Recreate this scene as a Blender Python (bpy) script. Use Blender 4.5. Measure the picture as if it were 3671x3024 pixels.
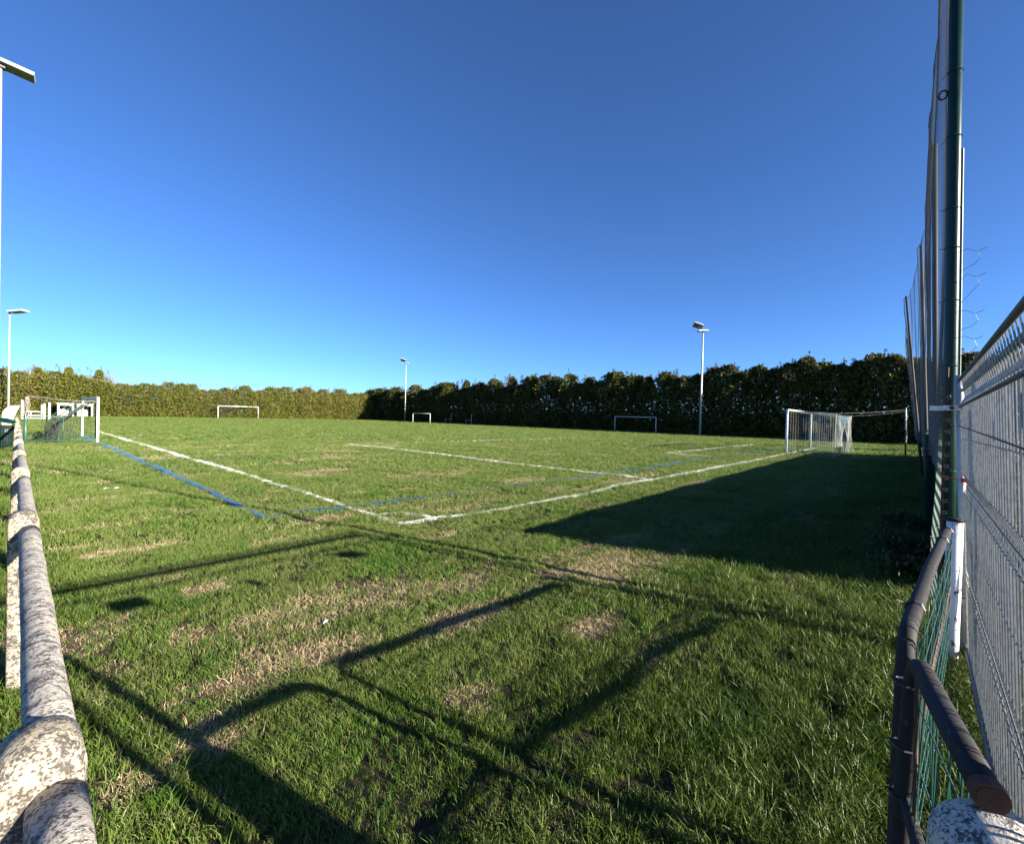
import bpy, math, random
import numpy as np
from mathutils import Vector, Matrix

for o in list(bpy.data.objects):
    bpy.data.objects.remove(o)
S = bpy.context.scene
COL = S.collection
rng = np.random.default_rng(7)
R = random.Random(11)

# ------------------------------------------------------------------ camera
cd = bpy.data.cameras.new('camera')
cd.sensor_width = 36.0
cd.sensor_fit = 'HORIZONTAL'
cd.lens = 36.0 * 1638.0 / 3671.0
cd.clip_start = 0.05
cd.clip_end = 3000
cam = bpy.data.objects.new('camera', cd)
COL.objects.link(cam)
right = Vector((0.666, -0.745, 0.027)).normalized()
fwd = Vector((0.746, 0.666, -0.012)).normalized()
up = right.cross(fwd).normalized()
right = fwd.cross(up).normalized()
cam.matrix_world = Matrix(((right.x, up.x, -fwd.x, 0), (right.y, up.y, -fwd.y, 0),
                           (right.z, up.z, -fwd.z, 1.67), (0, 0, 0, 1)))
S.camera = cam

# ------------------------------------------------------------------ sky, sun, exposure
SUN_EL = math.radians(18.0)
SUN_AZ = math.radians(180.0 - 13.5)          # clockwise from +Y, towards the sun
W = bpy.data.worlds.new('World')
S.world = W
W.use_nodes = True
wn = W.node_tree.nodes
wl = W.node_tree.links
wn.clear()
sky = wn.new('ShaderNodeTexSky')
sky.sky_type = 'NISHITA'
sky.sun_disc = False
sky.sun_elevation = SUN_EL
sky.sun_rotation = SUN_AZ
sky.altitude = 0
sky.air_density = 0.6
sky.dust_density = 0.4
sky.ozone_density = 7.5
bg = wn.new('ShaderNodeBackground')
bg.inputs['Strength'].default_value = 0.063
wo = wn.new('ShaderNodeOutputWorld')
wl.new(sky.outputs[0], bg.inputs['Color'])
wl.new(bg.outputs[0], wo.inputs['Surface'])

sd = bpy.data.lights.new('sun', 'SUN')
sd.energy = 5.0
sd.angle = math.radians(0.53)
sd.color = (1.0, 0.90, 0.75)
sun = bpy.data.objects.new('sun', sd)
COL.objects.link(sun)
to_sun = Vector((math.sin(SUN_AZ) * math.cos(SUN_EL), math.cos(SUN_AZ) * math.cos(SUN_EL), math.sin(SUN_EL)))
sun.rotation_euler = to_sun.to_track_quat('Z', 'Y').to_euler()
sun.location = (10, -40, 30)

S.view_settings.view_transform = 'Standard'
S.view_settings.look = 'None'
S.view_settings.gamma = 1.0
S.view_settings.use_curve_mapping = False
S.view_settings.exposure = 2.0
S.cycles.max_bounces = 8
S.cycles.transparent_max_bounces = 16


# ------------------------------------------------------------------ helpers
def tag(o, label=None, cat=None, group=None, kind=None):
    if label: o['label'] = label
    if cat: o['category'] = cat
    if group: o['group'] = group
    if kind: o['kind'] = kind
    return o


def empty(name, loc, label, cat, group=None):
    o = bpy.data.objects.new(name, None)
    COL.objects.link(o)
    o.location = loc
    o.empty_display_size = 0.2
    return tag(o, label, cat, group)


def wloc(o):
    v = Vector((0, 0, 0))
    while o is not None:
        v += Vector(o.location)
        o = o.parent
    return v


def link(name, me, mat, parent=None):
    o = bpy.data.objects.new(name, me)
    COL.objects.link(o)
    if mat is not None and not me.materials:
        me.materials.append(mat)
    if parent is not None:
        o.parent = parent
    return o


class MB:
    """collects shapes in world coordinates, builds one mesh object"""
    def __init__(self):
        self.v = []
        self.f = []

    def add(self, v, f):
        n = len(self.v)
        self.v.extend([tuple(p) for p in v])
        self.f.extend([tuple(i + n for i in q) for q in f])
        return self

    def box(self, c, s, rot=None, taper=1.0):
        x, y, z = s[0] / 2, s[1] / 2, s[2] / 2
        vs = [Vector((sx * x * (taper if sz > 0 else 1), sy * y * (taper if sz > 0 else 1), sz * z))
              for sz in (-1, 1) for sy in (-1, 1) for sx in (-1, 1)]
        if rot is not None:
            vs = [rot @ p for p in vs]
        c = Vector(c)
        return self.add([p + c for p in vs],
                        [(0, 2, 3, 1), (4, 5, 7, 6), (0, 1, 5, 4), (2, 6, 7, 3), (0, 4, 6, 2), (1, 3, 7, 5)])

    def bevbox(self, c, s, b):
        """box with chamfered vertical edges and top"""
        x, y, z = s[0] / 2, s[1] / 2, s[2] / 2
        def ring(xx, yy, zz):
            return [(c[0] + sx, c[1] + sy, c[2] + zz) for sx, sy in
                    ((-xx + b, -yy), (xx - b, -yy), (xx, -yy + b), (xx, yy - b), (xx - b, yy), (-xx + b, yy), (-xx, yy - b), (-xx, -yy + b))]
        rings = [ring(x, y, -z), ring(x, y, z - b), ring(x - b, y - b, z)]
        v = [p for r in rings for p in r]
        f = []
        for k in range(2):
            for i in range(8):
                j = (i + 1) % 8
                f.append((k * 8 + i, k * 8 + j, k * 8 + 8 + j, k * 8 + 8 + i))
        f.append(tuple(range(7, -1, -1)))
        f.append(tuple(range(16, 24)))
        return self.add(v, f)

    def tube(self, path, r, n=8, cap=True):
        path = [Vector(p) for p in path]
        m = len(path)
        rs = r if isinstance(r, (list, tuple)) else [r] * m
        t0 = (path[1] - path[0]).normalized()
        a = Vector((0, 0, 1)) if abs(t0.z) < 0.9 else Vector((1, 0, 0))
        nrm = t0.cross(a).normalized()
        v = []
        for i in range(m):
            if i == 0: t = t0
            elif i == m - 1: t = (path[-1] - path[-2]).normalized()
            else:
                t = ((path[i + 1] - path[i]).normalized() + (path[i] - path[i - 1]).normalized())
                t = t.normalized() if t.length > 1e-6 else (path[i + 1] - path[i]).normalized()
            nrm = (nrm - t * nrm.dot(t)).normalized()
            b = t.cross(nrm)
            for k in range(n):
                an = 2 * math.pi * k / n
                v.append(path[i] + (nrm * math.cos(an) + b * math.sin(an)) * rs[i])
        f = []
        for i in range(m - 1):
            for k in range(n):
                k2 = (k + 1) % n
                f.append((i * n + k, i * n + k2, (i + 1) * n + k2, (i + 1) * n + k))
        if cap:
            f.append(tuple(range(n - 1, -1, -1)))
            f.append(tuple((m - 1) * n + k for k in range(n)))
        return self.add(v, f)

    def build(self, name, mat, parent=None, smooth=False):
        o0 = wloc(parent) if parent is not None else Vector((0, 0, 0))
        me = bpy.data.meshes.new(name)
        me.from_pydata([(p[0] - o0.x, p[1] - o0.y, p[2] - o0.z) for p in self.v], [], self.f)
        if smooth:
            me.shade_smooth()
        me.update()
        return link(name, me, mat, parent)


def arc_path(pts, rad, k=5):
    """polyline with rounded corners"""
    pts = [Vector(p) for p in pts]
    out = [pts[0]]
    for i in range(1, len(pts) - 1):
        a, b, c = pts[i - 1], pts[i], pts[i + 1]
        d1 = (a - b).normalized(); d2 = (c - b).normalized()
        p1 = b + d1 * rad; p2 = b + d2 * rad
        for j in range(k + 1):
            t = j / k
            out.append(p1 * (1 - t) ** 2 + b * 2 * t * (1 - t) + p2 * t * t)
    out.append(pts[-1])
    return out


# ------------------------------------------------------------------ materials
def new_mat(name):
    m = bpy.data.materials.new(name)
    m.use_nodes = True
    nt = m.node_tree
    b = nt.nodes['Principled BSDF']
    return m, nt, b


def noise(nt, scale, detail=4, rough=0.6, vec=None, dist=0.0):
    n = nt.nodes.new('ShaderNodeTexNoise')
    n.inputs['Scale'].default_value = scale
    n.inputs['Detail'].default_value = detail
    n.inputs['Roughness'].default_value = rough
    n.inputs['Distortion'].default_value = dist
    if vec is not None:
        nt.links.new(vec, n.inputs['Vector'])
    return n


def ramp(nt, fac, stops):
    r = nt.nodes.new('ShaderNodeValToRGB')
    e = r.color_ramp.elements
    while len(e) < len(stops):
        e.new(0.5)
    for i, (p, c) in enumerate(stops):
        e[i].position = p
        e[i].color = (c[0], c[1], c[2], 1) if not isinstance(c, (int, float)) else (c, c, c, 1)
    nt.links.new(fac, r.inputs['Fac'])
    return r


def mixc(nt, fac, a, b, mode='MIX'):
    m = nt.nodes.new('ShaderNodeMix')
    m.data_type = 'RGBA'
    m.blend_type = mode
    for sock, val in ((m.inputs[0], fac), (m.inputs[6], a), (m.inputs[7], b)):
        if hasattr(val, 'is_linked'):
            nt.links.new(val, sock)
        elif isinstance(val, (int, float)):
            sock.default_value = val
        else:
            sock.default_value = (val[0], val[1], val[2], 1)
    return m.outputs[2]


def bump(nt, b, height, strength=0.3, dist=0.01):
    n = nt.nodes.new('ShaderNodeBump')
    n.inputs['Strength'].default_value = strength
    n.inputs['Distance'].default_value = dist
    nt.links.new(height, n.inputs['Height'])
    nt.links.new(n.outputs[0], b.inputs['Normal'])


def geo_pos(nt):
    return nt.nodes.new('ShaderNodeNewGeometry').outputs['Position']


def scaled(nt, vec, s):
    m = nt.nodes.new('ShaderNodeVectorMath')
    m.operation = 'MULTIPLY'
    nt.links.new(vec, m.inputs[0])
    m.inputs[1].default_value = s
    return m.outputs[0]


def worn_mat(name, base, worn, scale=6, lo=0.52, hi=0.62, rough=0.6, metal=0.0, spots=None, bumpy=0.15):
    """two-tone worn surface: base with patches of a second colour"""
    m, nt, b = new_mat(name)
    p = geo_pos(nt)
    n1 = noise(nt, scale, 6, 0.65, p)
    r1 = ramp(nt, n1.outputs['Fac'], [(lo, 0.0), (hi, 1.0)])
    n2 = noise(nt, scale * 6, 3, 0.6, p)
    v = mixc(nt, 0.25, base, n2.outputs['Color'], 'OVERLAY')
    c = mixc(nt, r1.outputs[0], v, worn)
    if spots:
        n3 = noise(nt, scale * 3.1, 4, 0.6, p)
        r3 = ramp(nt, n3.outputs['Fac'], [(0.62, 0.0), (0.66, 1.0)])
        c = mixc(nt, r3.outputs[0], c, spots)
    nt.links.new(c, b.inputs['Base Color'])
    b.inputs['Roughness'].default_value = rough
    b.inputs['Metallic'].default_value = metal
    bump(nt, b, n2.outputs['Fac'], bumpy, 0.004)
    return m


def lichen_concrete(name, light=(0.47, 0.45, 0.40), dark=(0.05, 0.046, 0.042), cover=0.5, stretch=(1, 1, 1), orange=0.70):
    m, nt, b = new_mat(name)
    p = geo_pos(nt)
    ps = scaled(nt, p, stretch)
    big = noise(nt, 13, 5, 0.65, ps)
    fine = noise(nt, 150, 4, 0.7, ps)
    mid = noise(nt, 45, 4, 0.7, ps)
    sm = nt.nodes.new('ShaderNodeMath'); sm.operation = 'MULTIPLY_ADD'
    nt.links.new(mid.outputs['Fac'], sm.inputs[0]); sm.inputs[1].default_value = 0.8
    nt.links.new(fine.outputs['Fac'], sm.inputs[2])
    bg_ = nt.nodes.new('ShaderNodeMath'); bg_.operation = 'MULTIPLY_ADD'
    nt.links.new(big.outputs['Fac'], bg_.inputs[0]); bg_.inputs[1].default_value = 0.7
    nt.links.new(sm.outputs[0], bg_.inputs[2])
    spot = ramp(nt, bg_.outputs[0], [(0.0, 0.0), (1.0, 1.0)])
    mr = nt.nodes.new('ShaderNodeMapRange')
    nt.links.new(bg_.outputs[0], mr.inputs[0])
    c0 = 1.25 + (0.5 - cover) * 0.5
    mr.inputs[1].default_value = c0 - 0.06
    mr.inputs[2].default_value = c0 + 0.10
    cream = ramp(nt, big.outputs['Fac'], [(0.35, (light[0] * 1.02, light[1] * 0.92, light[2] * 0.74)), (0.65, light)])
    grey = ramp(nt, fine.outputs['Fac'], [(0.35, (0.10, 0.085, 0.07)), (0.65, dark)])
    c = mixc(nt, mr.outputs[0], cream.outputs[0], grey.outputs[0])
    n4 = noise(nt, 13, 6, 0.7, scaled(nt, p, (1.3, 1, 0.8)))
    r4 = ramp(nt, n4.outputs['Fac'], [(orange, 0.0), (orange + 0.05, 1.0)])
    c = mixc(nt, r4.outputs[0], c, (0.34, 0.20, 0.045))
    nt.links.new(c, b.inputs['Base Color'])
    b.inputs['Roughness'].default_value = 0.92
    bump(nt, b, bg_.outputs[0], 0.55, 0.006)
    return m


M = {}
M['rail'] = lichen_concrete('lichen_rail', (0.47, 0.46, 0.44), (0.045, 0.04, 0.038), 0.50, (1, 1.3, 1), 0.78)
M['post'] = lichen_concrete('lichen_post', (0.39, 0.365, 0.30), (0.045, 0.04, 0.034), 0.56, (1, 1, 1), 0.68)
M['post_grey'] = lichen_concrete('lichen_post_grey', (0.52, 0.51, 0.49), (0.06, 0.06, 0.065), 0.42, (1, 1, 1), 0.74)
M['shelter'] = worn_mat('weathered_concrete', (0.42, 0.39, 0.34), (0.30, 0.27, 0.23), 4, 0.45, 0.7, 0.9)
M['white'] = worn_mat('white_paint', (0.60, 0.59, 0.56), (0.42, 0.40, 0.36), 9, 0.60, 0.72, 0.5)
M['white_chip'] = worn_mat('chipped_white_paint', (0.72, 0.72, 0.74), (0.10, 0.075, 0.06), 9, 0.60, 0.62, 0.55)
M['green_paint'] = worn_mat('green_paint', (0.002, 0.020, 0.014), (0.004, 0.030, 0.022), 3, 0.5, 0.7, 0.33, 0.0)
M['green_tube'] = worn_mat('green_tube_paint', (0.03, 0.085, 0.065), (0.06, 0.05, 0.03), 8, 0.62, 0.7, 0.45)
M['galv'] = worn_mat('galvanised_steel', (0.13, 0.135, 0.14), (0.09, 0.095, 0.10), 14, 0.45, 0.65, 0.5, 0.25, None, 0.05)
M['wire_galv'] = worn_mat('galvanised_wire', (0.40, 0.39, 0.37), (0.24, 0.235, 0.23), 30, 0.45, 0.65, 0.45, 0.2, None, 0.05)
M['shiny'] = worn_mat('shiny_zinc', (0.6, 0.61, 0.63), (0.45, 0.46, 0.48), 14, 0.45, 0.65, 0.35, 0.8, None, 0.05)
M['galv_light'] = worn_mat('pale_galvanised_steel', (0.46, 0.47, 0.48), (0.36, 0.37, 0.39), 10, 0.45, 0.65, 0.5, 0.35, None, 0.03)
M['dark_steel'] = worn_mat('dark_steel', (0.035, 0.037, 0.042), (0.07, 0.06, 0.05), 12, 0.5, 0.65, 0.5, 0.2)
M['old_tube'] = worn_mat('old_dark_tube', (0.018, 0.018, 0.021), (0.038, 0.026, 0.021), 11, 0.55, 0.72, 0.7, 0.0, (0.06, 0.05, 0.042))
M['old_tube'].node_tree.nodes['Principled BSDF'].inputs['Specular IOR Level'].default_value = .25
M['rust'] = worn_mat('rusty_steel', (0.085, 0.034, 0.018), (0.045, 0.022, 0.014), 20, 0.45, 0.6, 0.85)
M['green_paint'].node_tree.nodes['Principled BSDF'].inputs['Specular IOR Level'].default_value = .3
M['post_brown'] = worn_mat('weathered_brown_post', (0.05, 0.042, 0.038), (0.035, 0.03, 0.028), 5, 0.5, 0.65, 0.7)
M['net_grey'] = worn_mat('grey_netting', (0.12, 0.12, 0.122), (0.09, 0.09, 0.09), 3, 0.5, 0.6, 0.9)
M['net_dark'] = worn_mat('dark_netting', (0.03, 0.045, 0.04), (0.05, 0.05, 0.04), 3, 0.5, 0.6, 0.9)
M['net_goal'] = worn_mat('goal_netting', (0.42, 0.40, 0.34), (0.08, 0.18, 0.24), 1.3, 0.48, 0.56, 0.9)
M['screen'] = worn_mat('green_windscreen', (0.006, 0.045, 0.042), (0.008, 0.06, 0.05), 2.5, 0.4, 0.7, 0.9)
M['wire_green'] = worn_mat('green_plastic_wire', (0.010, 0.055, 0.040), (0.008, 0.04, 0.032), 15, 0.5, 0.6, 0.4)
M['wire'] = worn_mat('steel_wire', (0.42, 0.40, 0.36), (0.3, 0.28, 0.25), 20, 0.5, 0.6, 0.5, 0.4)
M['shade_inside'] = worn_mat('shaded_interior', (0.03, 0.028, 0.03), (0.045, 0.035, 0.03), 4, 0.5, 0.6, 0.9)  # near-black walls: shade inside the dugout openings put into the colour
M['bag'] = worn_mat('black_bin_bag', (0.012, 0.014, 0.014), (0.03, 0.03, 0.03), 9, 0.5, 0.6, 0.35)
M['plate'] = worn_mat('white_plate', (0.72, 0.72, 0.70), (0.6, 0.6, 0.58), 9, 0.6, 0.7, 0.4)
M['orange'] = worn_mat('orange_plate', (0.70, 0.27, 0.03), (0.62, 0.36, 0.06), 9, 0.6, 0.7, 0.5)
M['red'] = worn_mat('red_plastic', (0.45, 0.03, 0.025), (0.3, 0.02, 0.02), 9, 0.6, 0.7, 0.5)
M['lens'] = worn_mat('lamp_lens', (0.10, 0.105, 0.10), (0.16, 0.16, 0.15), 12, 0.5, 0.7, 0.2)
M['bark'] = worn_mat('conifer_bark', (0.065, 0.045, 0.032), (0.035, 0.026, 0.02), 3, 0.5, 0.6, 0.95)


def leaf_mat(name, cols, rough=0.6, trans=0.25, wscale=0.9):
    m, nt, b = new_mat(name)
    p = geo_pos(nt)
    oi = nt.nodes.new('ShaderNodeObjectInfo')
    gi = nt.nodes.new('ShaderNodeNewGeometry')
    n = noise(nt, wscale, 5, 0.65, p)
    s = nt.nodes.new('ShaderNodeMath'); s.operation = 'MULTIPLY_ADD'
    nt.links.new(gi.outputs['Random Per Island'], s.inputs[0]); s.inputs[1].default_value = 0.35
    nt.links.new(n.outputs['Fac'], s.inputs[2])
    s2 = nt.nodes.new('ShaderNodeMath'); s2.operation = 'MULTIPLY_ADD'
    nt.links.new(oi.outputs['Random'], s2.inputs[0]); s2.inputs[1].default_value = 0.18
    nt.links.new(s.outputs[0], s2.inputs[2])
    k = len(cols)
    r = ramp(nt, s2.outputs[0], [(0.45 + 0.55 * i / (k - 1), c) for i, c in enumerate(cols)])
    nt.links.new(r.outputs[0], b.inputs['Base Color'])
    b.inputs['Roughness'].default_value = rough
    b.inputs['Specular IOR Level'].default_value = 0.25
    t = nt.nodes.new('ShaderNodeBsdfTranslucent')
    nt.links.new(r.outputs[0], t.inputs['Color'])
    mx = nt.nodes.new('ShaderNodeMixShader')
    mx.inputs[0].default_value = trans
    nt.links.new(b.outputs[0], mx.inputs[1])
    nt.links.new(t.outputs[0], mx.inputs[2])
    nt.links.new(mx.outputs[0], nt.nodes['Material Output'].inputs['Surface'])
    return m


M['leaf_left'] = leaf_mat('sunny_conifer_leaves', [(0.040, 0.068, 0.010), (0.098, 0.125, 0.016), (0.145, 0.150, 0.026), (0.17, 0.12, 0.05)], 0.6, 0.2)  # sunlight on the far hedge is put into these lighter greens
M['leaf_right'] = leaf_mat('shaded_conifer_leaves', [(0.016, 0.034, 0.010), (0.04, 0.062, 0.013), (0.085, 0.090, 0.02), (0.12, 0.085, 0.03)], 0.6, 0.1)  # shade of the right hedge is put into these darker greens
M['leaf_bush'] = leaf_mat('bush_leaves', [(0.02, 0.045, 0.018), (0.05, 0.085, 0.03), (0.07, 0.10, 0.03)], 0.45, 0.2)


# ------------------------------------------------------------------ noise fields used by ground and grass
class VN:
    def __init__(self, seed):
        g = np.random.default_rng(seed)
        self.t = g.random((256, 256))

    def __call__(self, x, y):
        xi = np.floor(x).astype(int); yi = np.floor(y).astype(int)
        fx = x - xi; fy = y - yi
        fx = fx * fx * (3 - 2 * fx); fy = fy * fy * (3 - 2 * fy)
        t = self.t
        a = t[xi % 256, yi % 256]; b = t[(xi + 1) % 256, yi % 256]
        c = t[xi % 256, (yi + 1) % 256]; d = t[(xi + 1) % 256, (yi + 1) % 256]
        return (a * (1 - fx) + b * fx) * (1 - fy) + (c * (1 - fx) + d * fx) * fy


vn1, vn2, vn3 = VN(1), VN(2), VN(3)


def fbm(vn, x, y, sx, sy, o=4):
    s = 0; a = 0.5; n = 0
    for k in range(o):
        s = s + a * vn(x * sx * 2 ** k + 31.7 * k, y * sy * 2 ** k + 11.3 * k)
        n += a; a *= 0.55
    return s / n


PATCH = [(1.42, 3.05, .55, .30, 1.0), (4.41, 2.67, .7, .35, .85), (2.55, 2.78, .45, .22, .9), (1.08, 5.45, .25, .2, .8), (2.13, 3.34, .35, .2, .7),
         (2.31, 6.08, .35, .15, .7), (0.98, 6.76, .55, .14, .9), (3.21, 1.88, .35, .16, .9), (1.29, 4.82, .2, .2, .8), (6.05, 12.32, 1.2, .3, .9),
         (1.35, 10.86, .8, .18, .8), (0.57, 7.26, .3, .15, .9), (3.98, 4.86, .4, .2, .8), (0.69, 2.77, .22, .35, .7), (1.94, 1.97, .2, .2, .7),
         (1.27, 3.21, .3, .3, .8), (4.58, 2.29, .5, .2, .6), (5.21, 6.12, .5, .15, .8), (2.67, 0.41, .3, .2, .6), (1.54, 1.06, .2, .15, .5),
         (8.9, 5.9, 1.0, .12, 1.0), (11.2, 6.0, .9, .3, .7), (0.9, 3.9, .22, .22, .6), (5.5, 11.6, .9, .2, .6), (2.2, 8.9, .5, .12, .6), (0.5, 3.6, .18, .3, .6)]


def dryness(x, y):
    d = np.zeros_like(x)
    wob = fbm(vn2, x, y, 2.3, 3.1, 4) - 0.5
    for (px, py, sx, sy, a) in PATCH:
        q = ((x - px) / (sx * .85)) ** 2 + ((y - py) / (sy * .8)) ** 2
        d = np.maximum(d, a * np.clip(1.35 - q * 0.75 + wob * 3.6, 0, 1))
    s = fbm(vn1, x, y, 0.55, 1.3, 4)
    d = np.maximum(d, np.clip((s - 0.605) * 6.5, 0, 0.65))
    near_fence = np.clip((1.1 - y) / 1.0, 0, 1) * np.clip((x - 1.6) / 1.0, 0, 1)
    return d * (1 - near_fence)


def lush(x, y):
    """longer grass, coloured dark for shade: bottom right by the fence and along the rail"""
    a = np.clip((2.3 - y) / 1.6, 0, 1) * np.clip((x - 0.9) / 1.2, 0, 1)
    b = np.clip((0.55 - (x - 0.1)) / 0.4, 0, 1) * 0.5
    c = np.clip((1.4 - y) / 1.2, 0, 1) * np.clip((x - 4.5) / 2, 0, 1)
    return np.maximum(np.maximum(a, b * 0.8), c)


def gheight(x, y):
    near = np.exp(-(np.hypot(x - 3, y - 4) / 14.0) ** 2)
    return ((fbm(vn3, x, y, 0.9, 0.9, 3) - 0.5) * 0.05) * near


# ------------------------------------------------------------------ ground
def ground_material():
    m, nt, b = new_mat('turf_ground')
    p = geo_pos(nt)
    at = nt.nodes.new('ShaderNodeAttribute'); at.attribute_name = 'dry'
    n1 = noise(nt, 0.16, 6, 0.62, scaled(nt, p, (0.9, 1.0, 1)))
    n2 = noise(nt, 3.2, 6, 0.7, scaled(nt, p, (0.8, 1.1, 1)))
    n3 = noise(nt, 55, 4, 0.7, p)
    mid = noise(nt, 0.9, 5, 0.65, p)
    turf = ramp(nt, n2.outputs['Fac'], [(0.30, (0.042, 0.080, 0.014)), (0.5, (0.085, 0.136, 0.024)), (0.72, (0.145, 0.185, 0.050))])
    tint = ramp(nt, n1.outputs['Fac'], [(0.35, (0.85, 1.0, 0.8)), (0.65, (1.12, 1.02, 1.05))])
    c = mixc(nt, 1.0, turf.outputs[0], tint.outputs[0], 'MULTIPLY')
    fd = ramp(nt, mid.outputs['Fac'], [(0.60, 0.0), (0.72, 0.55)])
    c = mixc(nt, fd.outputs[0], c, (0.20, 0.165, 0.075))
    a2 = nt.nodes.new('ShaderNodeAttribute'); a2.attribute_name = 'thatch_shade'
    under = ramp(nt, n3.outputs['Fac'], [(0.35, (0.020, 0.020, 0.010)), (0.7, (0.060, 0.056, 0.028))])  # soil tone taken down to stand for shaded gaps between blades
    c = mixc(nt, a2.outputs['Fac'], c, under.outputs[0])
    soil = ramp(nt, n3.outputs['Fac'], [(0.3, (0.07, 0.05, 0.032)), (0.55, (0.18, 0.135, 0.082)), (0.75, (0.29, 0.225, 0.14))])
    c = mixc(nt, at.outputs['Fac'], c, soil.outputs[0])
    nt.links.new(c, b.inputs['Base Color'])
    b.inputs['Roughness'].default_value = 0.95
    b.inputs['Specular IOR Level'].default_value = 0.1
    a1 = nt.nodes.new('ShaderNodeMath'); a1.operation = 'MULTIPLY_ADD'
    n4 = noise(nt, 9, 5, 0.75, p)
    nt.links.new(n3.outputs['Fac'], a1.inputs[0]); a1.inputs[1].default_value = 0.35
    nt.links.new(n4.outputs['Fac'], a1.inputs[2])
    bump(nt, b, a1.outputs[0], 0.9, 0.06)
    return m


def axis(lo, a, b, hi, step, grow=1.25):
    l = list(np.arange(a, b + 1e-6, step))
    s = step; x = b
    while x < hi:
        s *= grow; x += s; l.append(min(x, hi))
    s = step; x = a
    while x > lo:
        s *= grow; x -= s; l.insert(0, max(x, lo))
    return np.array(l)


gx = axis(-700, -2, 16, 1500, 0.08, 1.18)
gy = axis(-700, -1, 14, 1500, 0.08, 1.18)
XX, YY = np.meshgrid(gx, gy)
ZZ = gheight(XX, YY)
nx, ny = len(gx), len(gy)
idx = np.arange(nx * ny).reshape(ny, nx)
quads = np.stack([idx[:-1, :-1], idx[:-1, 1:], idx[1:, 1:], idx[1:, :-1]], -1).reshape(-1, 4)
gm = bpy.data.meshes.new('ground')
gm.from_pydata(np.stack([XX, YY, ZZ], -1).reshape(-1, 3).tolist(), [], quads.tolist())
dry = dryness(XX.ravel(), YY.ravel())
fade = np.clip((40 - np.hypot(XX.ravel(), YY.ravel())) / 20, 0, 1)
att = gm.attributes.new('dry', 'FLOAT', 'POINT')
att.data.foreach_set('value', (dry * fade).astype(np.float32))
att = gm.attributes.new('thatch_shade', 'FLOAT', 'POINT')        # thatchy soil near the camera, shade between blades put into its colour
att.data.foreach_set('value', (np.clip((13 - np.hypot(XX.ravel(), YY.ravel())) / 7, 0, 1)).astype(np.float32))
gm.shade_smooth()
ground = link('ground', gm, ground_material())
tag(ground, 'worn green football pitch turf with dry tan patches', None, None, 'structure')


# ------------------------------------------------------------------ pitch markings
def paint_mat(name, col, cover):
    m, nt, b = new_mat(name)
    p = geo_pos(nt)
    n = noise(nt, 18, 5, 0.75, p)
    r = ramp(nt, n.outputs['Fac'], [(cover - 0.08, 0.0), (cover + 0.06, 1.0)])
    c = mixc(nt, r.outputs[0], col, (0.085, 0.11, 0.028))
    nt.links.new(c, b.inputs['Base Color'])
    b.inputs['Roughness'].default_value = 0.9
    return m


M['line_white'] = paint_mat('white_line_paint', (0.62, 0.63, 0.58), 0.55)
M['line_worn'] = paint_mat('worn_white_line_paint', (0.60, 0.61, 0.52), 0.44)
M['line_blue'] = paint_mat('blue_line_paint', (0.014, 0.10, 0.28), 0.64)
M['line_blue_worn'] = paint_mat('worn_blue_line_paint', (0.05, 0.15, 0.24), 0.46)


def dense(pts, step=0.25, wob=0.012):
    out = []
    for (a, b) in zip(pts[:-1], pts[1:]):
        L = math.hypot(b[0] - a[0], b[1] - a[1])
        k = max(1, int(L / step))
        for i in range(k):
            t = i / k
            out.append((a[0] + (b[0] - a[0]) * t, a[1] + (b[1] - a[1]) * t))
    out.append(pts[-1])
    return [(x + R.uniform(-wob, wob), y + R.uniform(-wob, wob)) for x, y in out]


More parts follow.
